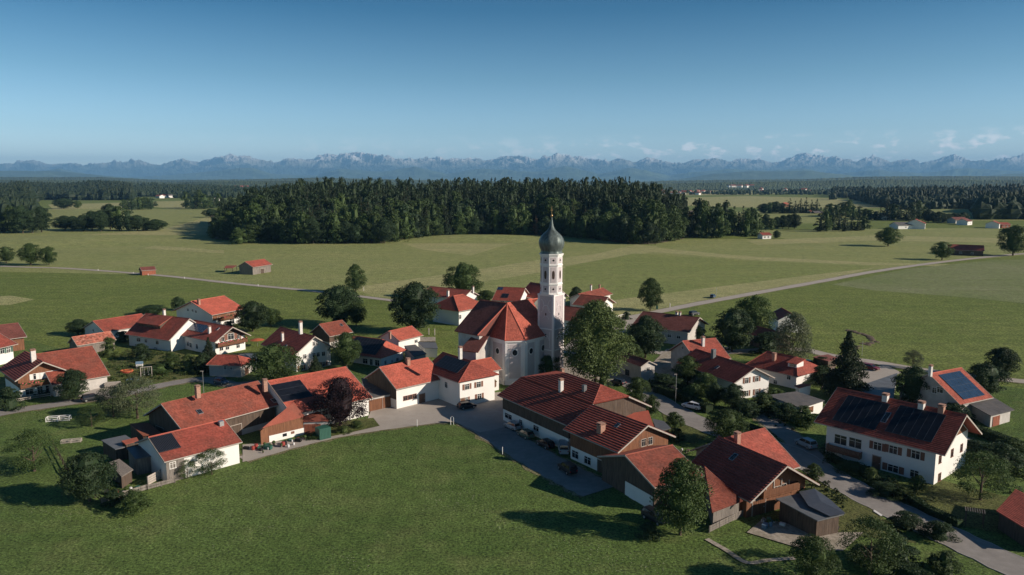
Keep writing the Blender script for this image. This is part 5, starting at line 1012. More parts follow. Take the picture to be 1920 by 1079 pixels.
# hedges: clipped boxes of foliage
def hedge(P, w, hh, m, label):
    Q = gp(P); c = Q[0].copy(); g = np.random.default_rng(len(label)); V = []; F = []
    for a, b in zip(Q[:-1], Q[1:]):
        d = (b - a); L = d.length; d.normalize(); n = Vector((-d.y, d.x, 0)); N = int(L * 260)
        for _ in range(N):
            u = g.random() * L; f = g.random()
            if f < .45: p = a + d * u + n * g.uniform(-w / 2, w / 2) + Vector((0, 0, hh + g.normal() * .06))
            else: p = a + d * u + n * (w / 2 * (1 if f < .72 else -1) + g.normal() * .06) + Vector((0, 0, g.random() * hh))
            s = .09; q = Vector(g.normal(size=3)).normalized(); r_ = q.orthogonal().normalized() * s; t_ = q.cross(r_); i = len(V); V += [p - r_, p - t_, p + r_, p + t_]; F.append([i, i + 1, i + 2, i + 3])
        k = MB(); k.bar(a + Vector((0, 0, hh / 2)), b + Vector((0, 0, hh / 2)), w * .92, hh * .95); i = len(V); V += k.V; F += [[q_ + i for q_ in f] for f in k.F]
    obj('hedge', mesh('hedge', [Vector(v) - Vector((c.x, c.y, 0)) for v in V], F, M[m]), None, label=label, category='hedge').location = (c.x, c.y, 0)
hedge([(1385, 805), (1420, 818), (1450, 835)], 1.6, 1.8, 'leaf_dark', 'clipped dark hedge along the driveway below the garage')
hedge([(1495, 935), (1560, 975)], 1.4, 1.6, 'leaf_dark', 'clipped hedge between the timber chalet barn and the main road')
hedge([(1556, 862), (1610, 890), (1680, 925), (1735, 960), (1800, 990)], 1.2, 1.1, 'leaf_dark', 'long low hedge between the large white house and the main road')
hedge([(1790, 800), (1850, 822), (1925, 850)], 1.8, 1.7, 'leaf_dark', 'tall hedge at the right edge behind the large white house')
hedge([(1600, 1050), (1680, 1078), (1760, 1120)], 2.2, 2.0, 'leaf_dark', 'dark hedge along the near side of the main road at the bottom')
hedge([(1230, 735), (1270, 748), (1330, 775)], 2.0, 1.8, 'leaf_dark', 'dark hedge along the shaded lane in front of the long white house')
# ---------------------------------------------------------------- the long wood
def lite_crown(name, seed, kind, m, n=900):
    return lump_mesh(name, seed, kind, 45 if kind != 'cone' else 75, .028 if kind != 'cone' else .026, m, n)
CR['spruce'] = [lite_crown('crown_spruce', 100 + i, 'cone', 'needle', 1500) for i in range(3)]
CR['beech'] = [lite_crown('crown_beech', 120 + i, 'col', ('leaf_dark', 'leaf', 'leaf')[i], 2000) for i in range(3)]
CR['deadspruce'] = [lite_crown('crown_dead', 140, 'cone', 'needle_brown', 900)]
def smooth(e0, e1, x): t = max(0, min(1, (x - e0) / (e1 - e0))); return t * t * (3 - 2 * t)
FRONT = [(396, 447), (440, 452), (500, 454), (560, 457), (640, 457), (720, 456), (800, 447), (900, 441), (980, 442), (1045, 444), (1100, 448), (1180, 458), (1225, 458), (1270, 450), (1300, 444)]
GW = 'trees of the long wood behind the church'
def front_at(px):
    for (a, ya), (b, yb) in zip(FRONT[:-1], FRONT[1:]):
        if a <= px <= b: return ya + (yb - ya) * (px - a) / (b - a)
LW = {'spruce': 'tall dark spruce in the long wood behind the church', 'beech': 'leafy tree in the long wood behind the church', 'deadspruce': 'brown dead spruce among the green trees of the long wood'}
hillz = lambda dpt, px: 21 * smooth(10, 190, dpt) * (0.35 + 0.65 * smooth(396, 620, px)) * (1 - .35 * smooth(1150, 1300, px))
cnt = 0
for row in range(7):
    px = 398 + row * 3.0
    while px < 1300:
        yb = front_at(px); p = PX(px, yb); dpt = row * 15.0 + random.uniform(-3, 3); p.y += dpt; p.x *= p.y / (p.y - dpt)
        edge = min(1, (px - 390) / 60, (1312 - px) / 60)
        kind = 'darkbroad' if row == 0 and random.random() < .3 else 'spruce' if random.random() < (.15 if row == 0 else .3 if row < 2 else .65) * (1 if 540 < px < 1100 else .4) else 'beech'
        if (row == 1 and abs(px - 627) < 11) or (row == 0 and abs(px - 999) < 7): kind = 'deadspruce'
        hh = (random.uniform(19, 28) if row == 0 else random.uniform(22, 35)) * (.45 + .55 * edge) * (.95 + .14 * math.sin(px * .021 + 1) * math.sin(px * .047) + (.16 if 560 < px < 780 else 0)); hh *= .72 if kind == 'darkbroad' else 1; w = hh * (.42 if kind not in ('beech', 'darkbroad') else .60 if kind == 'beech' else .8) * random.uniform(.9, 1.25)
        p.z = hillz(dpt, px); tree_at(p, w, hh, kind, LW[kind if kind != 'darkbroad' else 'beech'] if kind != 'deadspruce' else ('slim brown dead tree at the foot of the long wood' if row == 0 else LW[kind]), group=None if kind == 'deadspruce' else GW + (' (spruces)' if kind == 'spruce' else ' (leafy trees)'), name={'spruce': 'spruce_tree', 'beech': 'beech_tree', 'darkbroad': 'beech_tree', 'deadspruce': 'dead_spruce'}[kind])
        cnt += 1; px += (19 if row == 0 else 21 if row < 3 else 24) * random.uniform(.8, 1.2)
print('wood trees', cnt)
# ground of the wood rises behind its front edge
k = MB(); nx, ny = 40, 14
for i in range(nx + 1):
    px = 398 + (1298 - 398) * i / nx; p = PX(px, front_at(px))
    for j in range(ny + 1): d = -2 + 300 * j / ny; y = p.y + d; k.V.append((p.x * y / p.y, y, hillz(d, px) + (.08 if d < 200 else .08 - 19 * smooth(200, 290, d) * 0)))
k.F = [[i * (ny + 1) + j, (i + 1) * (ny + 1) + j, (i + 1) * (ny + 1) + j + 1, i * (ny + 1) + j + 1] for i in range(nx) for j in range(ny)]; k.M = [0] * len(k.F); k.build('hill', M['soil'], smooth=True, **ST)
# dense masses of low cost trees: far woods
def wood_mass(name, trees, m, label=None, seed=3, sides=6):
    """trees: list of (x, y, z, w, h, conifer?) -> one mesh of ragged tiered crowns"""
    g = np.random.default_rng(seed); V = []; F = []
    for (x, y, z, w, hh, con) in trees:
        tiers = 3; b = len(V); a0 = g.random() * 6.28
        lv = [(0.06, .75), (.34, 1.0 if con else 1.15), (.36, .62 if con else 1.1), (.64, .72 if con else 1.05), (.66, .42 if con else .9), (.88, .34 if con else .6), (1.0, .03 if con else .15)]
        for t, r in lv:
            for s in range(sides): a = a0 + 6.283 * s / sides; rr = r * w / 2 * g.uniform(.65, 1.25); V.append((x + rr * math.cos(a), y + rr * math.sin(a), z + hh * (t + g.uniform(-.03, .03))))
        for i in range(len(lv) - 1):
            for s in range(sides): F.append((b + i * sides + s, b + i * sides + (s + 1) % sides, b + (i + 1) * sides + (s + 1) % sides, b + (i + 1) * sides + s))
    o = obj(name, mesh(name, V, F, M[m]), None, kind='stuff')
    if label: o['label'] = label; o['category'] = 'wood'
    return o
random.seed(11)
L_ = []
for row in range(7, 24):
    px = 420
    while px < 1285:
        p = PX(px, front_at(px)); d = row * 12.0 + random.uniform(-5, 5); y = p.y + d; hh = random.uniform(21, 37) * (.6 + .4 * min(1, (px - 400) / 80, (1300 - px) / 80))
        L_.append((p.x * y / p.y, y, hillz(d, px), hh * .40, hh, random.random() < .75)); px += 17 * random.uniform(.8, 1.2)
def rich_mass(name, trees, label, seed):
    g = np.random.default_rng(seed); src = [lump_mesh('t', 300 + i, k_, 34, .036, m_, 620, .5) for i, (k_, m_) in enumerate((('cone', 'needle'), ('col', 'leaf_dark'), ('cone', 'needle')))]
    A = []
    for me in src:
        v = np.empty(len(me.vertices) * 3); me.vertices.foreach_get('co', v); l = np.empty(len(me.loops), int); me.loops.foreach_get('vertex_index', l); A.append((v.reshape(-1, 3), l))
    VV, LL, MI, n = [], [], [], 0
    for (x, y, z, w, hh, con) in trees:
        i = int(g.integers(0, 3)) if con else 1; v, l = A[i]; a = g.random() * 6.28; c, s_ = math.cos(a), math.sin(a)
        q = np.stack([(v[:, 0] * c - v[:, 1] * s_) * w + x, (v[:, 0] * s_ + v[:, 1] * c) * w + y, v[:, 2] * hh + z], 1); VV.append(q); LL.append(l + n); n += len(v); MI.append(np.full(len(l) // 4, 1 if i == 1 else 0))
    VV = np.concatenate(VV); LL = np.concatenate(LL); MI = np.concatenate(MI); me = bpy.data.meshes.new(name); me.vertices.add(len(VV)); me.vertices.foreach_set('co', VV.ravel()); me.loops.add(len(LL)); me.loops.foreach_set('vertex_index', LL.astype(np.int32))
    me.polygons.add(len(LL) // 4); me.polygons.foreach_set('loop_start', np.arange(0, len(LL), 4, dtype=np.int32)); me.polygons.foreach_set('loop_total', np.full(len(LL) // 4, 4, np.int32)); me.materials.append(M['needle']); me.materials.append(M['leaf_dark']); me.polygons.foreach_set('material_index', MI.astype(np.int32)); me.update(calc_edges=True)
    obj(name, me, None, kind='stuff', label=label, category='wood')
rich_mass('wood', L_, 'dense inner part of the long wood behind the church', 4)
# copses and tree rows of the middle distance: every tree its own
ORD = 'first second third fourth fifth sixth seventh eighth ninth tenth eleventh twelfth thirteenth fourteenth fifteenth sixteenth'.split()
def row_of(spec, group, label):
    spec = sorted(spec); few = len(spec) <= 16
    for i_, (x, yb, w, hh, kind) in enumerate(spec): tree(x, yb, w, hh, kind, (ORD[i_] + ' tree from the left in the ' + group.split(' of the ')[-1]) if few else label, group=group)
random.seed(5)
def autorow(x0, x1, yb, hp, w, kinds, jit=.25, yj=1.5):
    L = []; x = x0
    while x < x1:
        t = (x - x0) / (x1 - x0); h_ = hp(t) if callable(hp) else hp; L.append((x, yb + random.uniform(-yj, yj), w * random.uniform(1.1, 1.6), h_ * random.uniform(1 - jit, 1 + jit * .6), random.choice(kinds))); x += w * .68
    return L
row_of(autorow(1302, 1420, 446, lambda t: 70 - 26 * t, 24, ['beech', 'beech', 'spruce'], .12) + autorow(1310, 1415, 438, lambda t: 66 - 14 * t, 24, ['beech', 'spruce'], .12), 'trees of the small wood right of the long one', 'dark tree in the small wood right of the long wood')
row_of(autorow(-10, 96, 437, lambda t: 42 + 6 * math.sin(3 * t), 26, ['beech', 'darkbroad'], .15), 'trees of the copse at the left edge', 'dark tree in the copse at the left edge of the meadow')
row_of(autorow(122, 306, 433, lambda t: 30 + 26 * math.exp(-((t - .52) / .22) ** 2) - 12 * t * t, 25, ['beech', 'darkbroad'], .12), 'trees of the long dark copse in the left meadow', 'dark tree in the long copse of the left meadow')
row_of(autorow(262, 284, 392, 26, 16, ['beech']) + autorow(232, 250, 394, 22, 12, ['spruce', 'beech']), 'far trees above the long dark copse', 'distant tree above the long dark copse')
row_of(autorow(1435, 1500, 430, 26, 16, ['beech', 'darkbroad']) + autorow(1538, 1622, 433, lambda t: 46 - 24 * t, 17, ['beech', 'beech', 'spruce']), 'trees of the two small copses in the right meadow', 'dark tree in one of the two small copses of the right meadow')
row_of(autorow(1432, 1475, 402, 24, 17, ['darkbroad', 'beech']) + autorow(1480, 1535, 402, 30, 15, ['beech', 'spruce']) + autorow(1556, 1600, 408, 30, 17, ['beech']) + autorow(1600, 1650, 412, 22, 15, ['beech']) + autorow(1650, 1740, 414, lambda t: 32 + 4 * t, 18, ['beech', 'spruce']) + autorow(1740, 1810, 417, lambda t: 22 - 6 * t, 14, ['darkbroad']), 'hedgerow trees around the distant farms on the right', 'hedgerow tree near the distant farms on the right')
row_of(autorow(350, 425, 391, lambda t: 30, 17, ['beech', 'spruce']) , 'trees left of the long wood before the far village', 'distant tree between the meadows and the far village')
# far woods (uncountable)
def scatter_mass(x0, x1, yb, dep, n, hgt, rise, label, m='needle', seed=1, ybf=None, con=.8):
    random.seed(seed); L = []
    for _ in range(n):
        px = random.uniform(x0, x1); y0 = ybf(px) if ybf else yb; p = PX(px, y0); d = dep * random.random(); y = p.y + d; e = smooth(x0, x0 + (x1 - x0) * .06, px) * 0 + 1
        X_ = p.x * y / p.y; q_ = math.sin(X_ * .006 + seed) * math.sin(y * .0045 + X_ * .002 + seed * 2) + .5 * math.sin(X_ * .021 + y * .013)
        if q_ > .55 or (random.random() < .35 and q_ > .2): continue
        hh = random.uniform(.6, 1.15) * hgt * (1 - .25 * q_); cn = random.random() < con * (.45 + .5 * (math.sin(X_ * .009 + y * .004 + seed) > 0)); L.append((X_, y, rise * smooth(0, dep, d), hh * random.uniform(.42, .6) * (1 if cn else 1.5), hh * (1 if cn else .85), cn))
    wood_mass('wood', L, m, label, seed)
scatter_mass(-260, 250, 388, 1100, 6200, 27, 26, 'dark conifer wood along the horizon at the left edge', seed=21, ybf=lambda x: 388 if x < 60 else 376)
scatter_mass(240, 640, 372, 1500, 4200, 25, 18, 'dark wood around the distant village left of the long wood', seed=22)
scatter_mass(-60, 70, 409, 200, 260, 22, 2, 'dark wood edge in front of the left horizon wood', seed=23, con=.4)
scatter_mass(1560, 2200, 383, 900, 5200, 24, 14, 'dark conifer wood across the right distance', seed=24, ybf=lambda x: 391 - 9 * smooth(1760, 1560, x) + 3 * math.sin(x * .05) - 8 * smooth(1640, 1560, x))
scatter_mass(1220, 1580, 366, 500, 420, 18, 3, 'low dark wood right of the long wood, before the far village', seed=25, con=.4)
scatter_mass(1838, 2000, 412, 330, 700, 24, 8, 'near dark wood at the right edge beyond the farms', seed=26, con=.6)
scatter_mass(1690, 1990, 394, 120, 330, 20, 2, 'belt of trees in front of the right conifer wood', seed=27, con=.4)
# wooded ridges, then the mountains
def hills(name, dist, depth, prof, m, nx=500, ny=24, rough=.0, seed=0, amp=0.0, under=0, sm=False):
    """prof: px -> skyline y in the photograph at this distance; a ridge with a front and a back slope"""
    g = np.random.default_rng(seed); nx = int(nx * 1.6); xs = np.linspace(-900, 2820, nx)
    # beyond the frame the skyline goes on, its mirrored self
    xm = np.where(xs < 0, -xs, np.where(xs > 1920, 3840 - xs, xs)); py = np.interp(xm, [p[0] for p in prof], [p[1] for p in prof]); u = (xs - 960) / CF
    top = CH + dist * (HY - py) / CF * 1.0
    jag = sum(g.normal(size=nx // q + 3).repeat(q)[:nx] * 0 + np.interp(np.arange(nx), np.arange(0, nx + 3 * q, q)[:nx // q + 3], g.normal(size=nx // q + 3)) * a_j for q, a_j in ((1, .35), (2, .5), (5, .8), (11, 1.1))) * dist / CF * (.5 if amp > 200 else .25 if amp else 0); top = top + jag; V = []
    def fbm(x, y, s):
        r = np.zeros_like(x); a = 1.0
        for o in range(6):
            ph = g0[o]; r += a * (1 - 2 * np.abs(np.sin(x * s * 2 ** o * 1.0 + ph[0] + 1.7 * np.sin(y * s * 2 ** o * .9 + ph[1])) * np.cos(y * s * 2 ** o * 1.13 + ph[2] + 1.3 * np.sin(x * s * 2 ** o * .7)))); a *= .52
        return r
    g0 = g.uniform(0, 6.28, (6, 3))
    ys = np.linspace(-1, 1, ny)
    X = []; 
    for j, v in enumerate(ys):
        d = dist + v * depth; x = u * d * 1.0; y = np.full_like(x, d); shp = (1 - abs(v)) ** (1.1 if v < 0 else 1.0); z = top * shp
        if amp: z = z + ((fbm(x, y, 1.0 / (depth * (.10 if amp > 200 else .22))) - .35) * amp * (shp ** .6) * np.where(v == 0, .0, 1.0) * min(1, abs(v) * 6)) * (top / max(top.max(), 1)) ** .5
        if rough: z = z + g.random(nx) * rough
        X.append(np.stack([x, y, np.maximum(z, -2)], 1))
    V = np.concatenate(X); F = [(j * nx + i, j * nx + i + 1, (j + 1) * nx + i + 1, (j + 1) * nx + i) for j in range(ny - 1) for i in range(nx - 1)]
    me = bpy.data.meshes.new(name); me.from_pydata(V.tolist(), [], F); me.materials.append(M[m]); me.update()
    if sm: me.polygons.foreach_set('use_smooth', [True] * len(F))
    return obj(name, me, **ST)
mat('forest_far', (0.040, 0.062, 0.030), 0.95, 0.25, 0.004, var2=0.35, s2=0.002, col2=(0.10, 0.12, 0.05))
mat('foothill', (0.055, 0.085, 0.045), 0.95, 0.2, 0.001, var2=0.5, s2=0.0008, col2=(0.11, 0.14, 0.07))
def mountmat():
    m = bpy.data.materials.new('mountain'); m.use_nodes = True; t = m.node_tree; b = t.nodes['Principled BSDF']; b.inputs['Roughness'].default_value = .95
    g = t.nodes.new('ShaderNodeNewGeometry'); s = t.nodes.new('ShaderNodeSeparateXYZ'); t.links.new(g.outputs['Position'], s.inputs[0])
    n = t.nodes.new('ShaderNodeTexNoise'); n.inputs['Scale'].default_value = .0011; n.inputs['Detail'].default_value = 9; n.inputs['Roughness'].default_value = .72; t.links.new(g.outputs['Position'], n.inputs['Vector'])
    h_ = math_n(t, 'MULTIPLY_ADD', n.outputs['Fac'], 1500.0); h_.node.inputs[2].default_value = -750.0
    hh = math_n(t, 'ADD', s.outputs['Z'], h_); f = math_n(t, 'MULTIPLY', hh, 1 / 2000.0)
    r = t.nodes.new('ShaderNodeValToRGB'); t.links.new(f, r.inputs[0]); e = r.color_ramp.elements; e[0].position = .40; e[0].color = (.035, .055, .04, 1); e[1].position = .74; e[1].color = (.60, .60, .59, 1)
    k = e.new(.56); k.color = (.22, .23, .20, 1); t.links.new(r.outputs[0], b.inputs['Base Color'])
    bn = t.nodes.new('ShaderNodeBump'); bn.inputs['Strength'].default_value = 1.0; bn.inputs['Distance'].default_value = 260; t.links.new(n.outputs['Fac'], bn.inputs['Height']); t.links.new(bn.outputs[0], b.inputs['Normal'])
    MT['mountain'] = m
mountmat()
MP = [(-200, 308), (0, 310), (40, 308), (75, 301), (110, 311), (170, 312), (205, 307), (235, 306), (275, 304), (310, 312), (345, 300), (380, 306), (420, 298), (450, 294), (475, 295), (490, 300), (520, 308), (545, 300), (560, 299), (590, 303), (605, 295), (620, 291), (640, 292), (665, 289), (700, 293), (730, 296), (745, 300), (790, 300), (815, 297), (830, 300), (850, 298), (900, 302), (940, 298), (975, 297), (1010, 299), (1030, 296), (1043, 290), (1055, 294), (1075, 297), (1110, 304), (1140, 304), (1160, 298), (1185, 307), (1208, 297), (1235, 304), (1265, 309), (1300, 301), (1330, 299), (1360, 307), (1390, 299), (1420, 303), (1455, 307), (1475, 297), (1495, 290), (1520, 294), (1545, 301), (1560, 297), (1600, 304), (1627, 296), (1655, 307), (1690, 300), (1715, 308), (1740, 303), (1777, 292), (1805, 304), (1850, 304), (1880, 297), (1905, 292), (1920, 297), (2100, 300)]
hills('mountains', 42000, 9000, MP, 'mountain', 1300, 130, seed=3, amp=330)
FP = [(-200, 322), (0, 323), (60, 326), (120, 318), (200, 331), (280, 333), (400, 322), (480, 315), (520, 326), (600, 330), (640, 316), (720, 322), (780, 314), (840, 326), (900, 318), (1000, 322), (1060, 312), (1120, 328), (1180, 314), (1250, 330), (1310, 322), (1360, 318), (1440, 321), (1500, 315), (1560, 328), (1640, 318), (1720, 326), (1800, 316), (1900, 322), (2100, 318)]
hills('mountains', 30000, 5000, FP, 'foothill', 700, 40, seed=9, amp=110)
hills('hills', 21000, 3000, [(-200, 322), (0, 321), (100, 320), (180, 327), (260, 335), (400, 338), (1250, 340), (1330, 326), (1400, 321), (1500, 320), (1560, 326), (1640, 336), (1800, 334), (1880, 325), (2100, 322)], 'foothill', 500, 24, seed=5, amp=35)
hills('hills', 9000, 1800, [(-200, 333), (0, 333), (200, 333), (320, 339), (480, 337), (600, 334), (760, 338), (900, 341), (1180, 343), (1240, 340), (1380, 338), (1500, 337), (1620, 332), (1800, 331), (1920, 332), (2100, 332)], 'forest_far', 1400, 40, rough=9, seed=6)
hills('hills', 5600, 700, [(-200, 338), (0, 338), (200, 339), (330, 343), (420, 341), (560, 340), (700, 343), (1190, 347), (1300, 344), (1480, 341), (1620, 337), (1800, 338), (1920, 339), (2100, 339)], 'forest_far', 1600, 30, rough=7, seed=7)
# ---------------------------------------------------------------- vehicles
def car(px, py, qx, qy, paint, label, kind='hatch', cat='car', group=None):
    """front at photo point (qx, qy), rear at (px, py) on the ground"""
    a, b = PX(px, py), PX(qx, qy); c = (a + b) / 2; d = b - a; rz = math.atan2(d.y, d.x)
    L, Wd, Hh = dict(hatch=(4.3, 1.8, 1.5), estate=(4.7, 1.84, 1.5), suv=(4.5, 1.86, 1.68), van=(4.9, 1.95, 1.95), pickup=(4.9, 1.85, 1.7))[kind]
    o = empty('parked_car' if cat == 'car' else cat.replace(' ', '_'), (c.x, c.y, .16), rz, label, cat, group); h = L / 2
    st = dict(hatch=[(-h, .45, .78), (-h + .08, .30, .98), (-h + .5, .24, 1.0), (0, .22, .97), (h - 1.2, .22, .92), (h - .35, .26, .78), (h - .05, .34, .66), (h, .42, .60)],
              van=[(-h, .40, 1.05), (-h + .06, .28, 1.15), (0, .24, 1.12), (h - 1.0, .24, 1.08), (h - .3, .28, .92), (h, .42, .72)])
    st = st['van' if kind == 'van' else 'hatch']
    if kind == 'suv': st = [(x, z0 + .06, z1 + .12) for x, z0, z1 in st]
    k = MB(); n = 0
    for x, z0, z1 in st:
        e = min(1, (h - abs(x)) / .5); w = Wd / 2 * (.84 + .16 * e)
        k.V += [(x, -w * .95, z0), (x, -w, z0 + .12), (x, -w, (z0 + z1) / 2 + .08), (x, -w * .93, z1), (x, w * .93, z1), (x, w, (z0 + z1) / 2 + .08), (x, w, z0 + .12), (x, w * .95, z0)]
    m = len(st)
    for i in range(m - 1):
        for j in range(8): k.F.append([i * 8 + j, i * 8 + (j + 1) % 8, (i + 1) * 8 + (j + 1) % 8, (i + 1) * 8 + j]); k.M.append(0)
    k.F += [list(range(8)), [(m - 1) * 8 + j for j in range(8)][::-1]]; k.M += [0, 0]; k.build('body', M[paint], o)
    x0, x1, x2, x3 = dict(hatch=(-h + .12, -h + .55, .35, 1.15), estate=(-h + .1, -h + .45, .35, 1.2), suv=(-h + .1, -h + .4, .35, 1.15), van=(-h + .05, -h + .2, .9, 1.6), pickup=(-.6, -.4, .5, 1.1))[kind]
    zb = (1.1 if kind == 'van' else .96) + (.12 if kind == 'suv' else 0) - .03; w0, w1 = Wd / 2 * .90, Wd / 2 * .70
    V = [(x0, -w0, zb), (x3, -w0, zb - .05), (x3, w0, zb - .05), (x0, w0, zb), (x1, -w1, Hh - .05), (x2, -w1, Hh - .03), (x2, w1, Hh - .03), (x1, w1, Hh - .05)]
    g = MB().add(V, [[0, 3, 2, 1], [4, 5, 6, 7], [0, 1, 5, 4], [1, 2, 6, 5], [2, 3, 7, 6], [3, 0, 4, 7]]); g.build('car_windows', M['glass_dark'], o)
    r = MB().box(x1 - .04, x2 + .04, -w1 - .03, w1 + .03, Hh - .06, Hh)
    for sgn in (-1, 1):
        for (ax, az), (bx, bz) in (((x0, zb), (x1, Hh - .03)), ((x3, zb - .05), (x2, Hh - .03)), (((x0 + x3) / 2 - .1, zb), ((x1 + x2) / 2, Hh - .03))): r.bar((ax, sgn * (w0 + .005), az), (bx, sgn * (w1 + .015), bz), .07, .06)
    r.build('car_roof', M[paint], o)
    for sx_ in (-1, 1):
        for sy_ in (-1, 1):
            wl = MB(); wl.tube([(sx_ * (h - .85), sy_ * (Wd / 2 - .20), .33), (sx_ * (h - .85), sy_ * (Wd / 2 + .015), .33)], .33, 16); wv = wl.build('wheel', M['rubber'], o)
            rm = MB(); rm.tube([(sx_ * (h - .85), sy_ * (Wd / 2 + .0), .33), (sx_ * (h - .85), sy_ * (Wd / 2 + .03), .33)], .21, 12); obj('rim', mesh('rim', rm.V, rm.F, M['steel'], rm.M), wv)
    for sy_ in (-1, 1):
        MB().box(h - .16, h - .01, sy_ * (Wd / 2 - .36) - .16, sy_ * (Wd / 2 - .36) + .16, .56, .68).build('headlight', M['lamp_lens'], o)
        MB().box(-h - .01, -h + .1, sy_ * (Wd / 2 - .28) - .12, sy_ * (Wd / 2 - .28) + .12, .72, .90).build('tail_light', M['tail_red'], o)
    MB().box(h - .1, h + .015, -.5, .5, .42, .54).build('grille', M['rubber'], o)
    if kind == 'pickup': MB().box(-h + .1, -.7, -.72, .72, .9, 1.03).build('cargo_bed', M['rubber'], o)
    return o
car(857, 770, 893, 764, 'car_black', 'black car parked at the white wall of the hipped house')
car(972, 810, 950, 800, 'car_silver', 'silver car, first of the row along the largest barn')
car(996, 826, 975, 815, 'car_green', 'dark green car right behind the silver one along the largest barn')
car(1036, 846, 1010, 832, 'car_black', 'black car in shade before the pale van along the barn')
car(1058, 858, 1055, 838, 'car_silver', 'pale van parked where the two barns meet', 'van', 'van')
car(1078, 896, 1050, 876, 'car_black', 'black car in shade in front of the white base of the middle barn', 'suv')
car(1316, 771, 1280, 763, 'car_white', 'white estate car driving on the main road', 'estate')
car(1530, 848, 1492, 830, 'car_iceblue', 'ice blue car parked beside the large white house', 'suv')
car(400, 718, 430, 724, 'car_blue', 'dark blue car on the lane beside the hipped garage')
car(150, 756, 198, 748, 'car_black', 'black car parked on the lane in front of the balcony chalet', 'estate')
car(1330, 562, 1343, 556, 'car_blue', 'dark blue car beside the country road in the meadow')
car(1285, 594, 1318, 590, 'car_black', 'black car behind the roof of the long dark barn', 'suv')
car(1170, 725, 1146, 719, 'car_black', 'black car with a red and white load behind the linden', 'hatch')
car(1500, 690, 1530, 686, 'car_teal', 'turquoise pickup parked behind the dark brown shed', 'pickup', 'pickup')
car(1612, 690, 1652, 698, 'car_red', 'dark red car beside the lane behind the pointed conifer', 'estate')
car(1240, 728, 1268, 736, 'car_black', 'black car in the deep shade of the lane hedge')
car(1215, 972, 1242, 986, 'car_black', 'black car half hidden under the tall dark tree', 'suv')
# small loader in the machine shed mouth
p = PX(1550, 992); o = empty('tractor', (p.x, p.y, .15), R(-60), 'orange and blue tractor in the mouth of the machine shed', 'tractor')
MB().box(-.4, 1.5, -.4, .4, .7, 1.35).build('hood', M['orange'], o); MB().box(-1.2, -.3, -.6, .6, .6, 1.1).build('body', M['plastic_blue'], o)
for x, y, r_ in ((-.8, -.75, .65), (-.8, .75, .65), (1.1, -.6, .42), (1.1, .6, .42)): w = MB(); w.tube([(x, y - .16, r_), (x, y + .16, r_)], r_, 16); w.build('wheel', M['rubber'], o)
k = MB(); k.box(-1.1, 0, -.6, .6, 2.1, 2.2)
for x in (-1.05, -.05):
    for y in (-.55, .55): k.box(x - .04, x + .04, y - .04, y + .04, 1.0, 2.1)
k.build('cab', M['orange'], o)
# ---------------------------------------------------------------- street and garden furniture
def pole(px, py, hh, label, cat, name, arm=False, m='steel', r=.07):
    p = PX(px, py); o = empty(name, (p.x, p.y, 0), 0, label, cat); k = MB(); k.tube([(0, 0, 0), (0, 0, hh)], r, 8); k.build('pole', M[m], o)
    if arm: MB().box(-.5, .15, -.12, .12, hh, hh + .12).build('lamp_head', M['board_pale'], o)
    return o
pole(382.5, 745, 6.2, 'pale lamp post beside the lane in front of the long barn ridge', 'street lamp', 'street_lamp', True)
pole(1266.5, 757, 6.8, 'lamp post in the hedge shade by the main road bend', 'street lamp', 'street_lamp', True)
pole(1616, 668, 4.5, 'slim pole at the bend of the meadow lane', 'post', 'post')
pole(782, 800, 1.5, 'pale marker post at the meadow corner of the yard', 'post', 'marker_post', m='frame_white')
pole(942, 853, 1.5, 'pale marker post on the meadow edge facing the row of cars', 'post', 'marker_post', m='frame_white')
o = pole(845, 797, 1.6, 'small white tube frame at the tip of the meadow', 'frame', 'tube_frame', m='frame_white'); k = MB(); k.tube([(0, 0, 1.6), (.3, 0, 1.8), (.6, 0, 1.6), (.6, 0, 0)], .06, 6); k.build('hoop', M['frame_white'], o)
for i, (x, y, lb) in enumerate([(184, 508, 'tiny white roadside post, leftmost on the field road'), (250, 514, 'tiny white roadside post, second on the field road'), (278, 517, 'tiny white roadside post, third on the field road'), (346, 523, 'tiny white roadside post before the lone barn'), (484, 537, 'tiny white roadside post right of the lone barn'), (682, 546, 'white sign post beside the lollipop tree on the field road')]):
    pole(x, y, 1.0 if i < 5 else 1.8, lb, 'post', 'marker_post', m='frame_white', r=.12)
for x, y, lb in ((804, 628, 'left one of two pale posts under the tallest round tree'), (815, 629, 'right one of two pale posts under the tallest round tree')): pole(x, y, 2.2, lb, 'post', 'post', m='board_pale', r=.16)
for x, y, lb in ((1232, 580, 'green waste bin beside the lollipop tree'),): p = PX(x, y); k = MB(); k.prism([(-.35, -.35), (.35, -.35), (.4, .4), (-.4, .4)], 0, 1.3); k.box(-.42, .42, -.42, .45, 1.3, 1.4); e_ = k.build('waste_bin', M['plastic_green'], label=lb, category='waste bin'); e_.location = p
pole(1256, 577, 1.8, 'white sign post right of the lollipop tree', 'post', 'sign_post', m='frame_white', r=.14)
pole(1343, 555, 3.6, 'thin pole beside the blue car on the country road', 'post', 'post', m='steel')
def rails(P, hh, label, m='wood_grey', n=2, name='fence', gap=2.2, boards=False):
    Q = gp(P); c = Q[0].copy(); o = empty(name, (c.x, c.y, 0), 0, label, 'fence'); rl = MB(); 
    for a, b in zip(Q[:-1], Q[1:]):
        a, b = a - c, b - c; L = (b - a).length; k = max(1, round(L / gap))
        for j in range(k + 1): p = a.lerp(b, j / k); MB().box(p.x - .07, p.x + .07, p.y - .07, p.y + .07, -.1, hh + .1).build('fence_post', M[m], o)
        for j in range(n): z = hh * (j + 1) / n - .05; rl.bar(a + Vector((0, 0, z)), b + Vector((0, 0, z)), .06, .16 if not boards else hh / n * .85)
    rl.build('rail', M[m], o)
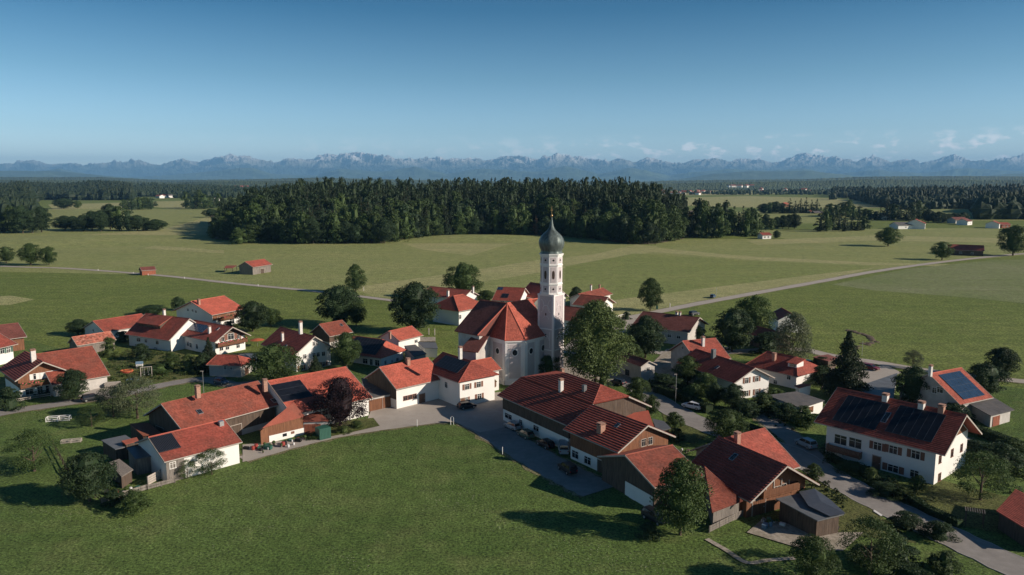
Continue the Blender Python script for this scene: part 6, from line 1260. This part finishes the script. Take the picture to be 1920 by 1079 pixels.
rails([(192, 945), (276, 920)], .9, 'grey two rail fence at the lower left garden, left length', boards=True)
rails([(276, 920), (328, 906)], .8, 'grey board fence before the solar shed, right length', boards=True)
rails([(278, 912), (312, 893)], 1.6, 'tall slanting board panel behind the right length of garden fence', 'board_pale', 4, boards=True)
rails([(20, 757), (75, 747), (135, 738)], .8, 'weathered garden fence in front of the balcony chalet', 'board_pale', 2)
rails([(1152, 598), (1180, 591)], .9, 'short white fence beside the two chimney house', 'frame_white', 2)
rails([(1330, 1000), (1400, 965)], 1.0, 'bleached board fence at the corner of the timber chalet barn', 'wood_grey', 3, boards=True)
rails([(100, 838), (128, 890), (190, 944)], 1.1, 'dark wire fence climbing from the wide dark tree to the orchard', 'wood_dark', 2, gap=3)
def frame_box(px, py, lx, ly, hz_, label, rz=.2, m='frame_white'):
    p = PX(px, py); o = empty('bench_frame', (p.x, p.y, 0), rz, label, 'frame'); k = MB()
    for z in (.15, hz_):
        for y in (-ly / 2, ly / 2): k.bar((-lx / 2, y, z), (lx / 2, y, z), .12)
    for x in (-lx / 2, 0, lx / 2): k.bar((x, -ly / 2, hz_), (x, ly / 2, hz_), .12)
    k.build('rail', M[m], o)
    for x in (-lx / 2, 0, lx / 2):
        for y in (-ly / 2, ly / 2): MB().box(x - .07, x + .07, y - .07, y + .07, 0, hz_).build('leg', M[m], o)
frame_box(110, 789, 4.4, 1.2, .9, 'white timber frame on the lawn left of the orchard', .25)
frame_box(134, 830, 3.4, .8, .6, 'weathered low bench frame on the lower left lawn', .3, 'board_pale')
# playground garden
p = PX(238, 699); o = empty('paddling_pool', (p.x, p.y, 0), 0, 'red and orange inflatable pool in the playground garden', 'pool'); k = MB()
for z, m_ in ((.2, 0), (.5, 1)): k.tube([(1.5 * math.cos(t), 1.0 * math.sin(t), z) for t in [2 * math.pi * j / 16 for j in range(17)]], .22, 8, m_)
k.build('ring', [M['plastic_red'], M['orange']], o); MB().prism([(1.3 * math.cos(t), .8 * math.sin(t)) for t in [2 * math.pi * j / 16 for j in range(16)]], .05, .3).build('water', M['plastic_blue'], o)
p = PX(275, 706); o = empty('swing', (p.x, p.y, 0), .4, 'white swing frame with a green slide in the playground garden', 'swing')
k = MB()
for x in (-1.3, 1.3):
    for y in (-.9, .9): k.bar((x, y, 0), (x, 0, 2.5), .12)
k.bar((-1.4, 0, 2.5), (1.4, 0, 2.5), .12); k.build('swing_frame', M['board_pale'], o)
for x in (-.6, .6): k = MB(); k.bar((x - .2, 0, .5), (x - .2, 0, 2.5), .03); k.bar((x + .2, 0, .5), (x + .2, 0, 2.5), .03); k.box(x - .25, x + .25, -.12, .12, .46, .52); k.build('swing_seat', M['cloth_white'], o)
k = MB(); k.bar((1.5, .6, 1.6), (3.2, 1.5, .2), .5, .08); k.build('slide', M['plastic_green'], o)
p = PX(262, 690); o = empty('play_house', (p.x, p.y, 0), .3, 'little white and blue play house beside the swing', 'play house'); MB().box(-.8, .8, -.6, .6, 0, 1.2).build('wall', M['cloth_white'], o); k = MB(); k.add([(-.9, -.7, 1.2), (.9, -.7, 1.2), (.9, .7, 1.2), (-.9, .7, 1.2), (-.9, 0, 1.8), (.9, 0, 1.8)], [[0, 1, 5, 4], [2, 3, 4, 5], [0, 4, 3], [1, 2, 5], [3, 2, 1, 0]]); k.build('roof', M['plastic_blue'], o)
p = PX(250, 714); o = empty('tarpaulin', (p.x, p.y, 0), 0, 'crumpled blue tarpaulin on the ground beside the swing', 'tarpaulin'); k = MB()
for i in range(7):
    for j in range(5): k.V.append((i * .5 - 1.5, j * .4 - .8, .1 + .35 * abs(math.sin(i * 1.7 + j * 2.3))))
k.F = [[i * 5 + j, (i + 1) * 5 + j, (i + 1) * 5 + j + 1, i * 5 + j + 1] for i in range(6) for j in range(4)]; k.M = [0] * 24; k.build('sheet', M['plastic_blue'], o)
# parasols, container, log piles, clutter
def parasol(px, py, r, hh, m, label):
    p = PX(px, py); o = empty('parasol', (p.x, p.y, 0), 0, label, 'parasol'); k = MB(); k.tube([(0, 0, 0), (0, 0, hh)], .04, 6); k.build('pole', M['steel'], o)
    k = MB(); k.lathe([(r, hh - .45), (r * .5, hh - .12), (.02, hh + .05)], 10); k.build('canopy', M[m], o)
parasol(483, 650, 2.2, 2.5, 'orange', 'orange red parasol right of the flower balcony')
p = PX(606, 822); o = empty('container', (p.x, p.y, 0), R(40), 'green box container beside the red garage door', 'container'); MB().box(-1.2, 1.2, -1.0, 1.0, 0, 2.3).build('body', M['plastic_green'], o)
k = MB(); [k.box(-1.1 + j * .3, -1.0 + j * .3, -1.04, 1.04, .1, 2.2) for j in range(8)]; k.build('rib', M['plastic_green'], o)
def logpile(px, py, L, hh, rz, label, m='board_pale'):
    p = PX(px, py); o = empty('log_pile', (p.x, p.y, 0), rz, label, 'log pile'); k = MB(); z = .14; r_ = 0
    while z < hh:
        x = -L / 2 + .14 * (r_ % 2)
        while x < L / 2: k.tube([(x, -.5, z), (x, .5, z)], .14, 7); x += .28
        z += .25; r_ += 1
    k.build('log', M[m], o)
logpile(212, 728, 3.4, 1.6, .3, 'pale round log pile at the end of the wide red barn'); logpile(320, 905 - 14, 2.6, .8, .4, 'low log stack behind the slanting board panel', 'wood_grey')
random.seed(31)
def clutter(px, py, n, spread, label, ms=('plastic_green', 'cloth_white', 'wood_dark', 'rubber', 'plastic_red', 'wood_grey')):
    c = PX(px, py)
    for i in range(n):
        x, y = c.x + random.gauss(0, spread), c.y + random.gauss(0, spread * .6); s = random.uniform(.3, .7); rz = random.random() * 3; k = MB()
        t_ = i % 3; nm = ('crate', 'barrel', 'flower_pot')[t_]
        if t_ == 0: k.box(-s, s, -s * .6, s * .6, 0, s); k.box(-s - .04, s + .04, -s * .6 - .04, s * .6 + .04, s * .8, s * .92)
        elif t_ == 1: k.lathe([(s * .5, 0), (s * .58, s * .6), (s * .5, s * 1.3)], 12)
        else: k.lathe([(s * .3, 0), (s * .45, s * .6)], 10); k.lathe([(s * .3, s * .6), (s * .6, s * .9), (s * .4, s * 1.3), (.02, s * 1.5)], 8, 1)
        o = k.build(nm, [M[ms[i % len(ms)]], M['leaf']], label=nm.replace('_', ' ') + ' among the ' + label, category=nm.replace('_', ' '), group=label); o.location = (x, y, .16); o.rotation_euler = (0, 0, rz)
clutter(478, 843, 12, 1.5, 'odds and ends between the solar shed and the barn annex')
clutter(520, 840, 9, 1.2, 'things standing along the barn annex wall')
clutter(560, 828, 6, 1.0, 'things at the right end of the barn annex wall')
clutter(230, 925, 10, 1.6, 'garden things between hut and front left fence')
clutter(1455, 985, 10, 1.3, 'yard things in front of the machine shed', ('cloth_white', 'plastic_green', 'wood_grey', 'cloth_white', 'plastic_blue'))
clutter(1280, 850, 5, 1.0, 'yard things behind the middle barn gable', ('wood_dark', 'cloth_white', 'wood_grey'))
clutter(815, 742, 4, .7, 'things in the corner beside the hipped white house')
clutter(1360, 655, 5, 1.0, 'yard things under the pair of tall dark trees', ('cloth_white', 'wood_grey', 'rubber'))
# rose arch on the lawn
p = PX(1826, 985); o = empty('pergola', (p.x, p.y, 0), -.5, 'small dark timber pergola on the lawn at the lower right', 'pergola'); k = MB()
for j in range(9): k.bar((-1.2 + j * .3, -.8, 2.3), (-1.2 + j * .3, .8, 2.3), .08)
k.build('slat', M['wood_grey'], o)
for x in (-1.1, 1.1):
    for y in (-.7, .7): MB().box(x - .06, x + .06, y - .06, y + .06, 0, 2.27).build('leg', M['wood_dark'], o)
# distant farms and villages
def farm(px, py, L, Wd, hh, th, tile, wall, label, gb=None):
    p = PX(px, py); h = House((p.x, p.y, th, L, Wd, hh, hh + Wd * .22), 'farmhouse', label, 'farmhouse', tile=tile, wall=wall, og=.6, oe=.6, cs=.8)
    h.winxz('m', -L * .2, hh * .5, 1.4, 1.2); h.winxz('m', L * .15, hh * .5, 1.4, 1.2); h.winxz('1', 0, hh * .5, 1.4, 1.2); return h
farm(1433, 448, 10, 9, 3.5, 15, 'tile_dark', 'plaster', 'tiny white hut with a dark red roof beside the grassy mound')
farm(1812, 478, 20, 15, 3.6, -28, 'tile_dark', 'wood_dark', 'low dark field barn beside the right end of the country road')
farm(1795, 475, 14, 12, 3.2, -28, 'tile_old', 'wood_dark', 'low red roof wing left of the dark field barn')
farm(1700, 429, 34, 15, 4, 12, 'felt', 'plaster', 'long pale stable with a grey roof in the right distance'); farm(1716, 429, 18, 20, 6, 60, 'tile_dark', 'plaster', 'white gabled farmhouse right of the long pale stable')
farm(1655, 413, 13, 12, 6, 60, 'tile_new', 'plaster', 'white house with a bright red roof in the distant hedgerow'); farm(1666, 413, 10, 10, 4, 20, 'tile_new', 'plaster', 'small house right of the white one in the distant hedgerow')
farm(1583, 407, 12, 10, 4, 15, 'tile_old', 'plaster_old', 'little red house between the hedgerow trees'); farm(1471, 388, 16, 13, 6, 40, 'tile_orange', 'wood_warm', 'orange roofed house left of the distant hedgerow')
farm(1516, 402, 14, 12, 4.5, 50, 'tile_old', 'plaster', 'white and red farm behind the small copses'); farm(1532, 404, 16, 12, 4, 10, 'felt', 'wood_dark', 'grey roofed stable behind the small copses')
farm(1795, 419, 20, 14, 4.5, 15, 'tile_brown', 'plaster_old', 'brown roofed farm among the right hand trees'); farm(1808, 422, 16, 13, 4.5, 40, 'tile_brown', 'plaster', 'second brown roofed farm among the right hand trees')
farm(1862, 428, 16, 14, 5, 50, 'tile_old', 'plaster', 'white gabled farm near the right edge'); farm(1880, 428, 12, 10, 4, 10, 'tile_dark', 'wood_red', 'red shed beside the white gabled farm near the right edge')
farm(170, 375, 30, 20, 8, 15, 'tile_old', 'plaster', 'distant white farm below the left horizon wood'); farm(162, 375, 16, 12, 6, 60, 'tile_new', 'plaster', 'small house left of the distant white farm')
farm(34, 388, 26, 12, 5, 10, 'tile_dark', 'wood_red', 'far dark red shed near the left edge')
for i, (x, y) in enumerate([(312, 371), (322, 371), (335, 370), (346, 369), (405, 377), (300, 372)]): farm(x, y, 26, 18, 7, 20 + 25 * i, ('tile_old', 'felt', 'tile_new')[i % 3], 'plaster', ('pale house', 'grey roofed house', 'red roofed house')[i % 3] + ' in the far hamlet at the left, number %s from the left' % ('one', 'two', 'three', 'four', 'six', 'five')[i])
random.seed(77); VH = []
for (x0, x1, y0, y1, n, grp) in ((405, 465, 352, 364, 26, 'houses of the far village left of the wood'), (1235, 1330, 361, 367, 26, 'houses of the far valley village'), (1365, 1420, 350, 358, 30, 'houses of the far hill town'), (1425, 1520, 358, 363, 14, 'houses along the far valley road')):
    proto = None
    for i in range(n):
        x, y = random.uniform(x0, x1), random.uniform(y0, y1); p = PX(x, y); sc = 1.5 if p.y > 4000 else 1.0
        if p.y > 9000: p *= 9000 / p.y
        if proto is None:
            o = empty('village_house', p, 0, 'pale house in ' + grp.replace('houses of ', '').replace('houses along ', 'the row along '), 'house', grp); proto = [o, MB().box(-9, 9, -7, 7, 0, 8).build('wall', M['plaster'], o), None]
            k = MB(); k.add([(-10, -8, 7.8), (10, -8, 7.8), (10, 8, 7.8), (-10, 8, 7.8), (-10, 0, 12), (10, 0, 12)], [[0, 1, 5, 4], [2, 3, 4, 5], [0, 4, 3], [1, 2, 5], [3, 2, 1, 0]]); proto[2] = k.build('roof', M['tile_old'], o); q = o
        else:
            q = proto[0].copy(); COL.objects.link(q)
            for ch_ in proto[1:]: c_ = ch_.copy(); COL.objects.link(c_); c_.parent = q
        q.location = p + Vector((0, 0, {'houses of the far village left of the wood': 14, 'houses of the far hill town': 20}.get(grp, 2))); q.rotation_euler = (0, 0, random.random() * 3); q.scale = (sc, sc, sc)
# ---------------------------------------------------------------- haze
k = MB().box(-52000, 52000, -1500, 54000, -1, 1800); hz = k.build('haze', [bpy.data.materials.new('haze')], kind='stuff'); hm = hz.data.materials[0]; hm.use_nodes = True; t = hm.node_tree; t.nodes.clear()
pv = t.nodes.new('ShaderNodeVolumePrincipled'); pv.inputs['Density'].default_value = 3.1e-5; pv.inputs['Color'].default_value = (0.27, 0.60, 1.0, 1); pv.inputs['Anisotropy'].default_value = 0.0
ho = t.nodes.new('ShaderNodeOutputMaterial'); t.links.new(pv.outputs[0], ho.inputs['Volume'])
